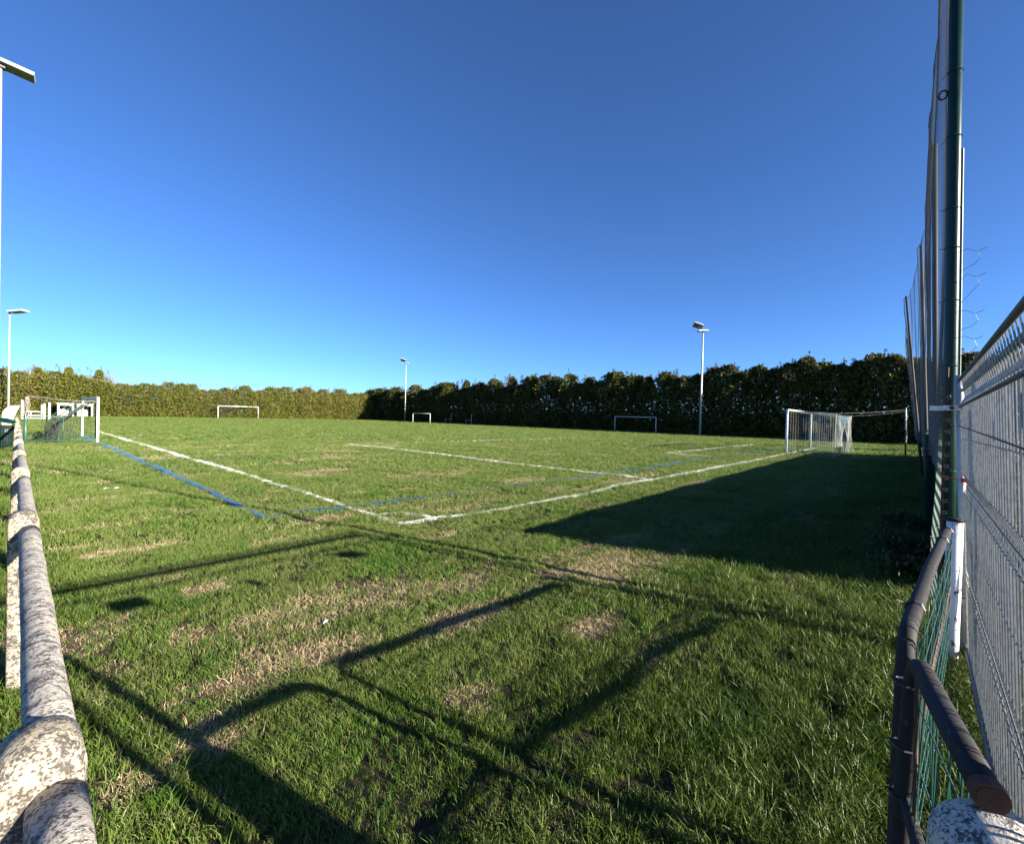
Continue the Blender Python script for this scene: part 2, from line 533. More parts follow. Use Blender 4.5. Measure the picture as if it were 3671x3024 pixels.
LINES = {
 'touchline_marking': ([(3.95, 5.77), (4.09, 6.53), (4.05, 7.36), (4.09, 7.95), (4.14, 9.74), (4.15, 12.83), (4.13, 17.47), (4.13, 22.87), (4.11, 30.9), (4.11, 38.34), (4.12, 45.23), (4.16, 59.85), (4.21, 69.41), (4.3, 88)], .09, 'line_white'),
 'goal_line_marking': ([(3.95, 5.77), (4.32, 5.75), (4.62, 5.77), (5.35, 5.59), (6.73, 5.5), (8.57, 5.43), (9.52, 5.53), (10.4, 5.61), (11.89, 5.51), (14.01, 5.47), (18.17, 5.49), (21.5, 5.4), (28.76, 5.49), (36.4, 5.5), (52, 5.5)], .10, 'line_white'),
 'corner_arc_marking': ([(4.1, 6.55), (4.33, 6.52), (4.46, 6.46), (4.56, 6.22), (4.62, 6.0), (4.62, 5.77)], .09, 'line_white'),
 'penalty_area_side_marking': ([(11.95, 5.53), (12.26, 6.53), (11.98, 7.58), (12.1, 8.78), (11.99, 10.47), (11.95, 12.03), (12.2, 14.11), (12.22, 16.29), (12.2, 18.64), (11.93, 21.83)], .085, 'line_white'),
 'penalty_area_front_marking': ([(11.93, 21.83), (14.46, 21.93), (18.2, 21.74), (21.6, 21.64), (25.47, 21.4), (30.83, 21.4), (38.78, 21.54), (48.43, 21.64)], .10, 'line_worn'),
 'penalty_arc_marking': ([(25.65, 21.2), (26.2, 22.2), (26.99, 22.9), (28.81, 23.9), (31.12, 24.5), (34.12, 24.5)], .11, 'line_worn'),
 'goal_area_marking': ([(22.6, 7.4), (22.46, 9.55), (24.64, 9.52), (27.55, 9.49), (31.91, 9.56), (35.21, 9.5), (42, 9.5)], .09, 'line_white'),
 'small_pitch_side_marking': ([(2.68, 7.37), (2.81, 10.81), (2.81, 12.6), (2.85, 14.61), (2.82, 17.11), (2.9, 21.68), (2.88, 26.82), (2.91, 32.73), (2.95, 45), (3.0, 66)], .09, 'line_blue'),
 'small_pitch_goal_marking': ([(2.68, 7.37), (3.18, 7.57), (3.81, 7.41), (4.33, 7.41), (5.13, 7.37), (5.84, 7.24), (6.86, 7.19), (8.77, 7.18), (11.03, 7.0), (12.78, 6.96), (15.09, 6.98), (19.73, 7.15), (28.17, 7.1), (34.65, 7.04)], .085, 'line_blue_worn'),
 'small_pitch_cross_marking': ([(2.92, 17.73), (4.18, 17.33), (5.69, 17.1), (7.71, 17.15), (9.56, 17.01), (14, 17)], .11, 'line_blue_worn'),
 'centre_circle_marking': ([(32.5 - 9.15 * math.cos(t), 47.6 + 5.2 * math.sin(t)) for t in np.linspace(-1.2, 4.2, 40)], .16, 'line_worn'),
 'halfway_line_marking': ([(4.2, 50.6), (11.85, 50.0), (19.03, 49.05), (32, 47.5), (50, 46)], .13, 'line_worn'),
 'far_penalty_area_marking': ([(12.2, 92.0), (11.58, 82.45), (11.02, 72.09), (17.5, 72.96), (29.33, 75.63), (50, 78)], .16, 'line_worn'),
}
LLAB = {'touchline_marking': 'white touchline running up the left of the pitch', 'goal_line_marking': 'white goal line running to the near right goal',
        'corner_arc_marking': 'small white corner arc', 'penalty_area_side_marking': 'white side line of the near penalty area',
        'penalty_area_front_marking': 'worn white front line of the near penalty area', 'penalty_arc_marking': 'worn white arc on the penalty area front',
        'goal_area_marking': 'white goal area line before the right goal', 'small_pitch_side_marking': 'blue side line of the small pitch passing the left goal',
        'small_pitch_goal_marking': 'faded blue end line crossing the corner', 'small_pitch_cross_marking': 'faded blue cross line of the small pitch',
        'centre_circle_marking': 'worn white centre circle', 'halfway_line_marking': 'worn white halfway line', 'far_penalty_area_marking': 'worn white far penalty area line'}
z = 0.004
for nm, (pts, w, mt) in LINES.items():
    z += 0.0025
    d = dense(pts, 0.3 if len(pts) < 30 else 0.8)
    mb = MB()
    vs, fs = [], []
    for i, (x, y) in enumerate(d):
        a = d[max(0, i - 1)]; b = d[min(len(d) - 1, i + 1)]
        t = Vector((b[0] - a[0], b[1] - a[1], 0)).normalized()
        n = Vector((-t.y, t.x, 0)) * (w / 2 * R.uniform(0.8, 1.15))
        h = float(gheight(np.array([x]), np.array([y]))[0]) + z + (0.014 if math.hypot(x, y) < 25 else 0.004)
        vs += [(x + n.x, y + n.y, h), (x - n.x, y - n.y, h)]
        if i: fs.append((2 * i - 2, 2 * i - 1, 2 * i + 1, 2 * i))
    mb.add(vs, fs)
    tag(mb.build(nm, M[mt]), LLAB[nm], None, None, 'structure')


# ------------------------------------------------------------------ conifer hedges
def crown_mesh(name, h, r, prof, n, seed, size=(0.16, 0.34), tip=True):
    """prof(t) -> (radius factor, density) for height fraction t"""
    g = np.random.default_rng(seed)
    vs, fs = [], []
    lob = g.random((12, 2))
    k = 0
    tries = 0
    while k < n and tries < n * 40:
        tries += 1
        t = g.random()
        rf, dn = prof(t)
        if g.random() > dn:
            continue
        an = g.random() * 2 * math.pi
        lb = 1 + 0.22 * math.sin(3 * an + 9 * t + lob[0, 0] * 6) + 0.18 * math.sin(5 * an - 14 * t + lob[1, 0] * 6)
        rr = r * rf * lb * (g.random() ** 0.45)
        c = np.array([rr * math.cos(an), rr * math.sin(an), t * h])
        # spray: fan of three leaflets pointing outwards and upwards
        out = np.array([math.cos(an), math.sin(an), 0]) * g.uniform(0.3, 1.0) + np.array([0, 0, g.uniform(0.1, 0.9)]) + g.normal(0, 0.35, 3)
        out /= np.linalg.norm(out)
        side = np.cross(out, g.normal(0, 1, 3)); side /= np.linalg.norm(side)
        L = g.uniform(*size) * 1.5
        wd = L * g.uniform(0.28, 0.45)
        b = len(vs)
        for s_, l_ in ((-0.8, 0.8), (0, 1.0), (0.8, 0.75)):
            d = out + side * s_ * 0.8; d /= np.linalg.norm(d)
            p2 = c + d * L * l_
            q = np.cross(d, side); 
            sd_ = side * wd * 0.5 if s_ == 0 else (side * 0.6 + q * 0.5) * wd * 0.5
            mid_ = (c + p2) / 2
            b = len(vs)
            vs += [tuple(c), tuple(mid_ + sd_), tuple(p2), tuple(mid_ - sd_)]
            fs.append((b, b + 1, b + 2, b + 3))
        k += 1
    if tip:            # ragged leading shoots above the clipped top
        for s_ in range(6):
            a_ = g.random() * 6.283; q_ = r * .75 * math.sqrt(g.random())
            bx_, by_ = q_ * math.cos(a_), q_ * math.sin(a_)
            z0_ = h * g.uniform(.84, .93); hh_ = h * g.uniform(.09, .17)
            for m_ in range(44):
                u_ = g.random() ** .7
                c = np.array([bx_ + g.normal(0, .20 * (1 - u_) + .02), by_ + g.normal(0, .20 * (1 - u_) + .02), z0_ + hh_ * u_])
                d = np.array([g.normal(0, .5), g.normal(0, .5), g.uniform(.5, 1.2)]); d /= np.linalg.norm(d)
                side = np.cross(d, g.normal(0, 1, 3)); side /= np.linalg.norm(side)
                L = g.uniform(*size); b = len(vs)
                vs += [tuple(c), tuple(c + d * L * .5 + side * L * .2), tuple(c + d * L), tuple(c + d * L * .5 - side * L * .2)]
                fs.append((b, b + 1, b + 2, b + 3))
    me = bpy.data.meshes.new(name)
    me.from_pydata(vs, [], fs)
    return me


def trunk_mesh(name, h, r, seed, limbs=7):
    g = random.Random(seed)
    mb = MB()
    pts = [(g.uniform(-.06, .06) * i, g.uniform(-.06, .06) * i, h * i / 5) for i in range(6)]
    pts[0] = (0, 0, -0.1)
    mb.tube(pts, [r, r * .85, r * .7, r * .5, r * .35, r * .12], 6)
    for i in range(limbs):
        zz = h * g.uniform(0.2, 0.75)
        a = g.uniform(0, 6.283)
        l = g.uniform(0.7, 1.4)
        mb.tube([(0, 0, zz), (math.cos(a) * l * .5, math.sin(a) * l * .5, zz + .25), (math.cos(a) * l, math.sin(a) * l, zz + .7)], [r * .3, r * .2, r * .06], 4, False)
    me = bpy.data.meshes.new(name)
    me.from_pydata(mb.v, [], mb.f)
    return me


def prof_right(gap):
    def f(t):
        if t > 0.62:
            rf = 1.0 - 0.80 * ((t - 0.62) / 0.38) ** 1.9; dn = 1.0
        elif t > 0.33:
            rf = 0.85; dn = gap
        else:
            rf = 1.0; dn = 1.0
        return rf, dn
    return f


def prof_left(t):
    rf = 1.05 if t < 0.6 else 1.05 - 0.8 * ((t - 0.6) / 0.4) ** 1.5
    return rf, (1.0 if t < 0.85 else 0.8)


def prof_tip(t):
    return 1.05 * (1 - t) ** 0.75 + 0.06, 1.0 - 0.3 * t


RV = [(crown_mesh('crown', 8.0, 1.75, prof_right(gp_), 4300, 100 + i, (.12, .26)), trunk_mesh('trunk', 7.2, .17, 200 + i)) for i, gp_ in enumerate((0.5, 0.75, 0.40, 0.85, 0.6))]
LV = [(crown_mesh('crown', 6.0, 1.75, prof_left, 4200, 300 + i, (0.10, 0.21)), trunk_mesh('trunk', 5.2, .15, 400 + i, 3)) for i in range(4)]
TV = [(crown_mesh('crown', 7.0, 1.75, prof_tip, 3600, 500 + i, (0.11, 0.23)), trunk_mesh('trunk', 6.3, .15, 520 + i, 3)) for i in range(2)]
PV = [(crown_mesh('crown', 8.0, 1.6, lambda q: (1.0 * (1 - q) ** .55 + .05, .55 if .3 < q < .55 else 1.0), 4000, 540 + i, (.12, .26)), trunk_mesh('trunk', 7.4, .16, 560 + i)) for i in range(3)]
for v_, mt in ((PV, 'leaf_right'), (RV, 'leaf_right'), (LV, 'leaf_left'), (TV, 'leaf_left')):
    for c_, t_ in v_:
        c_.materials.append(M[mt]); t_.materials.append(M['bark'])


def plant_tree(name, var, x, y, sc, sz, label, group, cat='tree'):
    t = empty(name, (x, y, 0), label, cat, group)
    t.rotation_euler = (R.uniform(-.03, .03), R.uniform(-.03, .03), R.uniform(0, 6.28))
    t.scale = (sc, sc, sz)
    link('trunk', var[1], None, t)
    link('crown', var[0], None, t)
    return t


def right_h(y):           # hedge height along its length
    base = np.interp(y, [-30, 0, 10, 20, 40, 60, 80, 104], [6.5, 8.3, 8.3, 7.7, 7.5, 7.7, 7.1, 6.5])
    return base * 1.03 + R.uniform(-0.9, 0.9)


RLAB = [(21.7, 'dark hedge conifer standing behind the floodlight mast right of the training goal'),
        (34.2, 'dark hedge conifer behind the left post of the netless training goal'),
        (31.0, 'dark hedge conifer seen through the middle of the netless training goal'),
        (27.8, 'dark hedge conifer behind the right post of the netless training goal'),
        (84.8, 'dark hedge conifer behind the left post of the small far goal'),
        (78.6, 'dark hedge conifer behind the right post of the small far goal'),
        (88.2, 'dark hedge conifer behind the small distant floodlight mast'),
        (11.6, 'dark hedge conifer rising behind the near post of the big right goal'),
        (8.8, 'dark hedge conifer seen through the net of the big right goal'),
        (1.6, 'dark hedge conifer between the two net support poles'),
        (106.5, 'last dark conifer of the right hedge, in the corner beside the sunlit hedge')]
LLAB_T = [(26.2, 'sunlit hedge conifer behind the left post of the far netted goal'), (29.8, 'sunlit hedge conifer seen through the middle of the far netted goal'),
          (33.5, 'sunlit hedge conifer behind the right post of the far netted goal'), (6.4, 'sunlit hedge conifer behind the left white dugout'),
          (8.6, 'sunlit hedge conifer behind the right white dugout'), (3.3, 'sunlit hedge conifer behind the white gate posts'),
          (.8, 'sunlit hedge conifer behind the slender far left mast'), (54.5, 'sunlit hedge conifer at the right end beside the dark hedge')]
used = set()
y = -24.0
nR = 0
while y < 108:
    lab = 'tall dark conifer with bare lower trunk in the shaded hedge row on the right'
    grp = 'conifers of the shaded right hedge'
    for y_, l_ in RLAB:
        if abs(y - y_) < .85 and l_ not in used:
            lab = l_; used.add(l_); grp = 'conifers of the shaded right hedge'
            break
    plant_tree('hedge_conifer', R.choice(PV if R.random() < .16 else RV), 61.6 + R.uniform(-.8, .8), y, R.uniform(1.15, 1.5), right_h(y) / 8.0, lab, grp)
    y += R.uniform(1.45, 2.0)
    nR += 1
x = -16.0
nL = 0
while x < 62:
    yy = 93.6 + max(0, (x - 12)) * 0.05 + R.uniform(-.3, .3) + (0.12 * max(0, x - 31))
    hh = float(np.interp(x, [-16, 2, 8, 12, 18, 30, 40, 55], [6.2, 6.0, 5.8, 5.1, 5.2, 5.4, 6.0, 6.3])) + R.uniform(-.55, .55)
    lab = 'olive green bushy conifer in the sunlit hedge across the far end'
    for x_, l_ in LLAB_T:
        if abs(x - x_) < .95 and l_ not in used:
            lab = l_; used.add(l_)
            break
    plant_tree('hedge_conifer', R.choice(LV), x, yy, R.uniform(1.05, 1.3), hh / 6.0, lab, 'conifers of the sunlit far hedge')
    x += R.uniform(1.35, 1.9)
    nL += 1
for (tx, ty, sc, hh, lab) in ((10.0, 94.2, 1.1, 7.0, 'pointed conifer rising highest above the sunlit hedge, behind the left goal'),
                              (6.6, 94.6, 1.1, 7.1, 'broad pointed conifer above the hedge over the white dugouts'),
                              (3.6, 95.0, 1.05, 6.8, 'conifer above the hedge beside the far left mast'),
                              (-1.6, 95.0, 1.05, 6.9, 'leftmost pointed conifer above the sunlit hedge')):
    plant_tree('conifer_tree', R.choice(TV), tx, ty, sc, hh / 7.0, lab, None)


# bare twiggy brown shrubs on the far left of the hedge
def twig_shrub(x, y, h, label):
    t = empty('bare_shrub', (x, y, 0), label, 'shrub')
    mb = MB()
    for i in range(46):
        a = R.uniform(0, 6.28); l = R.uniform(.2, 1.4)
        p0 = (x + R.uniform(-.2, .2), y + R.uniform(-.2, .2), h * R.uniform(.1, .6))
        p1 = (p0[0] + math.cos(a) * l * .5, p0[1] + math.sin(a) * l * .5, p0[2] + h * .2)
        p2 = (p0[0] + math.cos(a) * l, p0[1] + math.sin(a) * l, h * R.uniform(.75, 1))
        mb.tube([p0, p1, p2], [.04, .025, .01], 4, False)
    mb.build('branches', M['twig'], t)
    mb = MB(); mb.tube([(x, y, -.1), (x, y, h * .7)], [.09, .04], 6); mb.build('trunk', M['bark'], t)


M['twig'] = worn_mat('dry_twigs', (0.19, 0.135, 0.10), (0.13, 0.09, 0.07), 3, 0.5, 0.6, 0.95)
for (sx, sy, sh, lb) in ((-1.6, 92.6, 7.2, 'bare brown shrub at the far left end of the hedge'),
                         (2.6, 94.8, 7.6, 'bare twiggy shrub between the two left pointed conifers'),
                         (11.5, 94.6, 7.3, 'bare brown shrub right of the highest pointed conifer')):
    twig_shrub(sx, sy, sh, lb)


# ------------------------------------------------------------------ floodlight masts
def mast(x, y, h, r0, heads, label, scale=1.0):
    t = empty('floodlight_mast', (x, y, 0), label, 'floodlight', 'floodlight masts round the pitch')
    mb = MB(); mb.tube([(x, y, -0.2), (x, y, h * .5), (x, y, h)], [r0, r0 * .78, r0 * .55], 12); mb.build('pole', M['galv_light'], t, True)
    mb = MB(); mb.box((x, y, h + .06), (.24, .24, .22)); mb.build('bracket', M['dark_steel'], t)
    for (az, tilt, off, zz, roll) in heads:
        # head points along azimuth az; three-panel flat LED box
        L, D, T = .95 * scale, .62 * scale, .12 * scale
        rot = Matrix.Rotation(math.radians(az), 3, 'Z') @ Matrix.Rotation(math.radians(tilt), 3, 'Y') @ Matrix.Rotation(math.radians(roll), 3, 'X')
        c = Vector((x, y, h + zz)) + rot @ Vector((off + L / 2, 0, 0))
        mb = MB(); mb.box(c, (L, D, T), rot)
        mb.box(c + rot @ Vector((-L * .1, 0, T * .62)), (L * .8, D * .5, T * .5), rot)
        hd = mb.build('lamp_housing', M['galv_light'], t)
        for k in range(3):
            mb = MB()
            mb.box(c + rot @ Vector(((k - 1) * L * .325, 0, -T * .56)), (L * .30, D * .9, T * .22), rot)
            mb.build('lens', M['lens'], hd)
    return t


mast(-0.115, 24.0, 13.25, .095, [(-6, 7, .02, .12, -4)], 'tall grey floodlight mast nearest the camera, at the left picture edge', .86)
mast(0.70, 90.0, 13.5, .13, [(-42, -8, .1, .15, 0)], 'slender floodlight mast far left by the end hedge', 1.9)
mast(56.8, 81.0, 12.2, .12, [(140, -20, .1, .45, 42), (-48, -2, -.6, .1, 0)], 'small distant floodlight mast with two heads left of the middle training goal', 1.15)
mast(57.6, 20.25, 12.75, .15, [(125, -20, .1, .5, 42), (-50, -3, -.62, .1, 0)], 'floodlight mast with two heads right of the training goals before the dark hedge', 1.2)


# ------------------------------------------------------------------ goals
def net_panel(mb, P, nu, nv, r, sag=None, seg=1):
    """P(u,v) -> point; strands along u and v"""
    for i in range(nu + 1):
        mb.tube([P(i / nu, j / max(1, nv * seg // 2)) for j in range(max(1, nv * seg // 2) + 1)], r, 3, False)
    for j in range(nv + 1):
        mb.tube([P(i / max(1, nu * seg // 2), j / nv) for i in range(max(1, nu * seg // 2) + 1)], r, 3, False)


# near right full-size goal on the goal line
gx0, gx1, gyy, gh = 28.85, 36.17, 5.46, 2.44
G = empty('football_goal', (gx0, gyy, 0), 'full size white goal with blue and white net at the right of the pitch', 'football goal')
for xx in (gx0, gx1):
    mb = MB(); mb.tube([(xx, gyy, -.1), (xx, gyy, gh)], .06, 12); mb.build('goalpost', M['white_chip'] if xx == gx0 else M['white'], G, True)
mb = MB(); mb.tube([(gx0 - .06, gyy, gh), (gx1 + .06, gyy, gh)], .06, 12); mb.build('crossbar', M['white'], G, True)
gd = 2.15
def sway(u, v): return 0.10 * math.sin(7 * u + 3 * v) + 0.06 * math.sin(17 * u - 5 * v)
mb = MB()
net_panel(mb, lambda u, v: (gx0 + .05 + sway(u, v) * .5 * u, gyy - .05 - gd * u, (gh - .05 - .12 * u) * (1 - v) + .02), 18, 20, .006, seg=2)
net_panel(mb, lambda u, v: (gx1 - .05 + sway(u, v) * .5 * u, gyy - .05 - gd * u, (gh - .05 - .12 * u) * (1 - v) + .02), 18, 20, .006, seg=2)
net_panel(mb, lambda u, v: (gx0 + .05 + (gx1 - gx0 - .1) * u, gyy - .05 - gd + sway(u * 2, v) * 1.4 * v * (1 - v * .3), (gh - .17 - .25 * math.sin(math.pi * u)) * (1 - v) + .02), 56, 20, .006, seg=1)
net_panel(mb, lambda u, v: (gx0 + .05 + (gx1 - gx0 - .1) * u, gyy - .05 - gd * v, gh - .03 - .14 * v - .22 * math.sin(math.pi * u) * v), 56, 16, .006, seg=1)
mb.build('net', M['net_goal'], G)
for (bx, by, tx, ty, hz) in ((33.0, .55, 32.9, .60, 2.72), (38.2, .62, 38.1, .62, 2.75)):
    t = empty('net_support_pole', (bx, by, 0), 'green net support pole with pale upper half, nearer of the two behind the right goal' if bx < 35 else 'darker net support pole, farther of the two behind the right goal', 'pole', 'net support poles behind the right goal')
    mb = MB(); mb.tube([(bx, by, -.1), (bx * .5 + tx * .5, by * .5 + ty * .5, hz * .55)], .035, 8); mb.build('lower_pole', M['green_paint'], t, True)
    mb = MB(); mb.tube([(bx * .5 + tx * .5, by * .5 + ty * .5, hz * .55), (tx, ty, hz)], .032, 8); mb.build('upper_pole', M['galv_light'] if bx < 35 else M['green_paint'], t, True)
for (a, b, lb) in (((gx0 + .05, gyy - gd, gh - .17), (32.9, .60, 2.6), 'tight wire from the near back corner of the right goal net to its support pole'),
               ((gx1 - .05, gyy - gd, gh - .17), (38.1, .62, 2.66), 'tight wire from the far back corner of the right goal net to the farther pole'),
               ((32.9, .60, 2.62), (38.1, .62, 2.70), 'wire strung between the two net support poles')):
    mb = MB(); mb.tube([a, [(p + q) / 2 - (.04 if k == 2 else 0) for k, (p, q) in enumerate(zip(a, b))], b], .0045, 4)
    tag(mb.build('tie_wire', M['wire']), lb, 'wire', 'wires holding the right goal net')

# left small goal with green side frames
lx, ly0, ly1, lh = 2.86, 27.0, 32.65, 2.03
L_ = empty('football_goal', (lx, ly0, 0), 'smaller white goal with green tubular side frames and dark net on the left', 'football goal')
for yy in (ly0, ly1):
    mb = MB(); mb.bevbox((lx, yy, lh / 2), (.085, .09, lh), .02); mb.build('goalpost', M['white_chip'] if yy == ly0 else M['white'], L_)
mb = MB(); mb.bevbox((lx, (ly0 + ly1) / 2, lh - .06), (.10, ly1 - ly0 - .112, .11), .02); mb.build('crossbar', M['white'], L_)
for yy in (ly0 + .12, ly1 - .12):
    pth = arc_path([(.55, yy, 1.12), (1.75, yy, 1.12), (2.55, yy, 1.86), (2.80, yy, 1.86), (2.80, yy, .13), (.55, yy, .13)], .13)
    mb = MB(); mb.tube(pth, .022, 8)
    fr = mb.build('side_frame', M['green_tube'], L_, True)
    mb = MB(); mb.tube([(1.78, yy, .13), (1.78, yy, 1.10)], .018, 8); mb.build('strut', M['green_tube'], fr, True)
mb = MB()
def lnet(u, v):
    # u along the goal, v down the slope from crossbar to the ground
    pth = [(2.62, 1.84), (1.75, 1.10), (1.62, .55), (1.55, .02)]
    s = v * 3; i = min(2, int(s)); f = s - i
    xx = pth[i][0] * (1 - f) + pth[i + 1][0] * f; zz = pth[i][1] * (1 - f) + pth[i + 1][1] * f
    zz -= .38 * math.sin(math.pi * u) * (1 - abs(v - .35) * 1.4) * (1 if v < .95 else 0)
    return (xx + .10 * math.sin(13 * u + 6 * v), ly0 + .15 + (ly1 - ly0 - .3) * u, max(.02, zz))
net_panel(mb, lnet, 42, 24, .007, seg=2)
for yy in (ly0 + .14, ly1 - .14):
    def side(u, v, yy=yy):
        top = 1.10 if u < .35 else 1.10 + (u - .35) / .65 * .74
        return (1.75 + u * .9 - .35 * v * (1 - u), yy + .06 * math.sin(9 * u + 4 * v), .05 + (top - .05) * (1 - v) * (1 if u < .8 else .97))
    net_panel(mb, side, 9, 12, .006, seg=1)
for i in range(16):      # gathered bundle of netting at the near back corner
    a = 1.25 + R.uniform(-.12, .5)
    yb = ly0 + .15 + R.uniform(0, .5)
    mb.tube([(a + R.uniform(-.05, .05), yb, 1.08), (a + R.uniform(-.12, .12), yb, .6), (a + R.uniform(-.2, .2), yb + R.uniform(-.1, .1), .05)], .008, 3, False)
mb.build('net', M['net_dark'], L_)


def simple_goal(p0, p1, h, label, depth=(0, 0), rnd=.05):
    t = empty('training_goal', (p0[0], p0[1], 0), label, 'football goal')
    for p in (p0, p1):
        mb = MB(); mb.tube([(p[0], p[1], -.1), (p[0], p[1], h)], rnd, 10); mb.build('goalpost', M['white'], t, True)
    mb = MB(); mb.tube([(p0[0], p0[1], h), (p1[0], p1[1], h)], rnd, 10); mb.build('crossbar', M['white'], t, True)
    if depth != (0, 0):
        mb = MB()
        dx, dy = depth
        net_panel(mb, lambda u, v: (p0[0] + (p1[0] - p0[0]) * u + dx * v ** .7, p0[1] + (p1[1] - p0[1]) * u + dy * v ** .7, (h - .05) * (1 - v) + .02), 40, 14, .012)
        for p in (p0, p1):
            net_panel(mb, lambda u, v, p=p: (p[0] + dx * u * v ** .5, p[1] + dy * u * v ** .5, (h - .05) * (1 - v) + .02), 6, 14, .012)
        mb.build('net', M['net_dark'], t)
    return t


simple_goal((25.2, 91.0), (32.2, 92.6), 2.14, 'white goal with net standing before the sunlit far hedge', (.3, 1.5), .07)
simple_goal((57.4, 31.9), (57.2, 25.8), 2.05, 'white frame goal without net before the dark hedge, left of the mast')
simple_goal((52.1, 71.7), (52.1, 66.5), 1.78, 'small far white frame goal before the dark hedge, right of the distant mast')


def handrail(pts, h, label):
    t = empty('steel_railing', (pts[0][0], pts[0][1], 0), label, 'railing')
    for p in pts:
        mb = MB(); mb.tube([(p[0], p[1], -.1), (p[0], p[1], p[2])], .035, 6); mb.build('post', M['galv_light'], t)
    mb = MB(); mb.tube([(pts[0][0], pts[0][1], h), (pts[-1][0], pts[-1][1], h)], .03, 6); mb.build('rail', M['galv_light'], t)


handrail([(57.5, 68.6, .85), (57.5, 67.0, 2.0)], .8, 'low grey railing seen through the small far goal')
handrail([(57.3, 62.6, .85), (57.4, 61.2, 2.0)], .8, 'low grey railing with one tall post right of the small far goal')


# ------------------------------------------------------------------ white dugouts at the far end
def dugout(x0, x1, y, label):
    t = empty('dugout', ((x0 + x1) / 2, y, 0), label, 'dugout', 'white dugouts at the far end')
    w = x1 - x0; h = 1.78; d = 1.3
    def wall_piece(poly, yy, th, mb):
        n = len(poly)
        v = [(px, yy, pz) for px, pz in poly] + [(px, yy + th, pz) for px, pz in poly]
        f = [tuple(range(n)), tuple(range(2 * n - 1, n - 1, -1))]
        for i in range(n):
            j = (i + 1) % n
            f.append((i, i + n, j + n, j))
        mb.add(v, f)
    # arched front frame: left jamb, right jamb, lintel with rounded inner corners
    mb = MB()
    c = .16; a, b = x0 + .2, x1 - .2; ht = h - .26
    arc1 = [(a + c - c * math.cos(q), ht - c + c * math.sin(q)) for q in np.linspace(0, math.pi / 2, 5)]
    arc2 = [(b - c + c * math.sin(q), ht - c + c * math.cos(q)) for q in np.linspace(0, math.pi / 2, 5)]
    top = [(x0, h), (x0, ht - c)] + arc1 + arc2 + [(x1, ht - c), (x1, h)]
    wall_piece(top, y, .08, mb)
    mb.box(((x0 + a) / 2, y + .04, (ht - c) / 2), (a - x0, .08, ht - c))
    mb.box(((x1 + b) / 2, y + .04, (ht - c) / 2), (x1 - b, .08, ht - c))
    mb.build('front_frame', M['white'], t)
    mb = MB(); mb.box(((x0 + x1) / 2, y + d / 2 + .06, h + .032), (w + .16, d + .2, .06)); mb.build('roof', M['white'], t)
    mb = MB()
    mb.box((x0 + .04, y + .085 + d / 2, h / 2), (.06, d, h)); mb.box((x1 - .04, y + .085 + d / 2, h / 2), (.06, d, h))
    mb.box(((x0 + x1) / 2, y + d + .12, h / 2), (w, .06, h))
    mb.build('shell', M['shade_inside'], t)
    mb = MB()
    xm0, xm1 = x0 + .02, x0 + w * .68
    wall_piece([(xm0, 0), (xm1, 0), (xm1, .72), (xm1 - .12, .95), (xm0 + .18, 1.0), (xm0, .9)], y - .10, .08, mb)
    mb.build('front_panel', M['stain'], t)
    mb = MB(); mb.box(((x0 + x1) / 2, y + d - .2, .42), (w - .3, .35, .06)); mb.build('bench', M['old_tube'], t)


M['stain'] = worn_mat('stained_white_panel', (0.66, 0.61, 0.50), (0.35, 0.27, 0.20), 4, 0.52, 0.66, 0.7)
dugout(5.25, 6.93, 89.3, 'white arched dugout, left of the pair, with a stained front panel')
dugout(7.25, 8.95, 89.6, 'white arched dugout, right of the pair, seen through the left goal')

# ------------------------------------------------------------------ white gate and railing on the left
t = empty('white_railing', (1.55, 70.4, 0), 'white pitch side railing with tall left post and twin gate posts, beyond the left goal', 'railing')
for (px, py, hh, ww) in ((1.52, 70.4, 2.0, .16), (2.15, 70.5, .78, .08), (2.95, 70.5, 1.55, .08), (3.15, 70.5, 1.7, .20), (3.52, 70.0, 1.8, .18)):
    mb = MB(); mb.bevbox((px, py, hh / 2), (ww, ww * .7, hh), .02); mb.build('post', M['white'], t)
for zz in (.80, .42, .12):
    mb = MB(); mb.tube([(1.62, 70.4, zz), (2.88, 70.5, zz)], .05, 8); mb.build('rail', M['white'], t)

# rusty pole with wire strands
t = empty('rusty_pole', (.70, 27.1, 0), 'rust red pole with green lower half and trailing wires left of the small goal', 'pole')
mb = MB(); mb.tube([(.68, 27.1, -.1), (.69, 27.1, 1.1)], .055, 8); mb.build('lower_pole', M['green_tube'], t, True)
mb = MB(); mb.tube([(.69, 27.1, 1.1), (.71, 27.1, 1.98)], .05, 8); mb.build('upper_pole', M['rust'], t, True)
mb = MB()
for i in range(5):
    mb.tube([(.72 + R.uniform(-.05, .05), 27.04, 1.95), (.70 + R.uniform(-.1, .12), 27.02, 1.6), (.70 + R.uniform(-.05, .1), 27.02, 1.25), (.69, 27.03, 1.0)], .008, 4, False)
mb.build('loose_wire', M['wire'], t)
for (b, lb) in (((2.80, ly0 + .1, 1.83), 'thin line from the rusty pole to the near post of the left goal'), ((2.60, ly1 - .1, 1.55), 'thin line from the rusty pole to the far side frame of the left goal')):
    mb = MB(); mb.tube([(.71, 27.1, 1.97), ((.71 + b[0]) / 2, (27.1 + b[1]) / 2, (1.97 + b[2]) / 2 - .05), b], .008, 4)
    tag(mb.build('tie_line', M['wire']), lb, 'wire', 'lines holding the left goal')

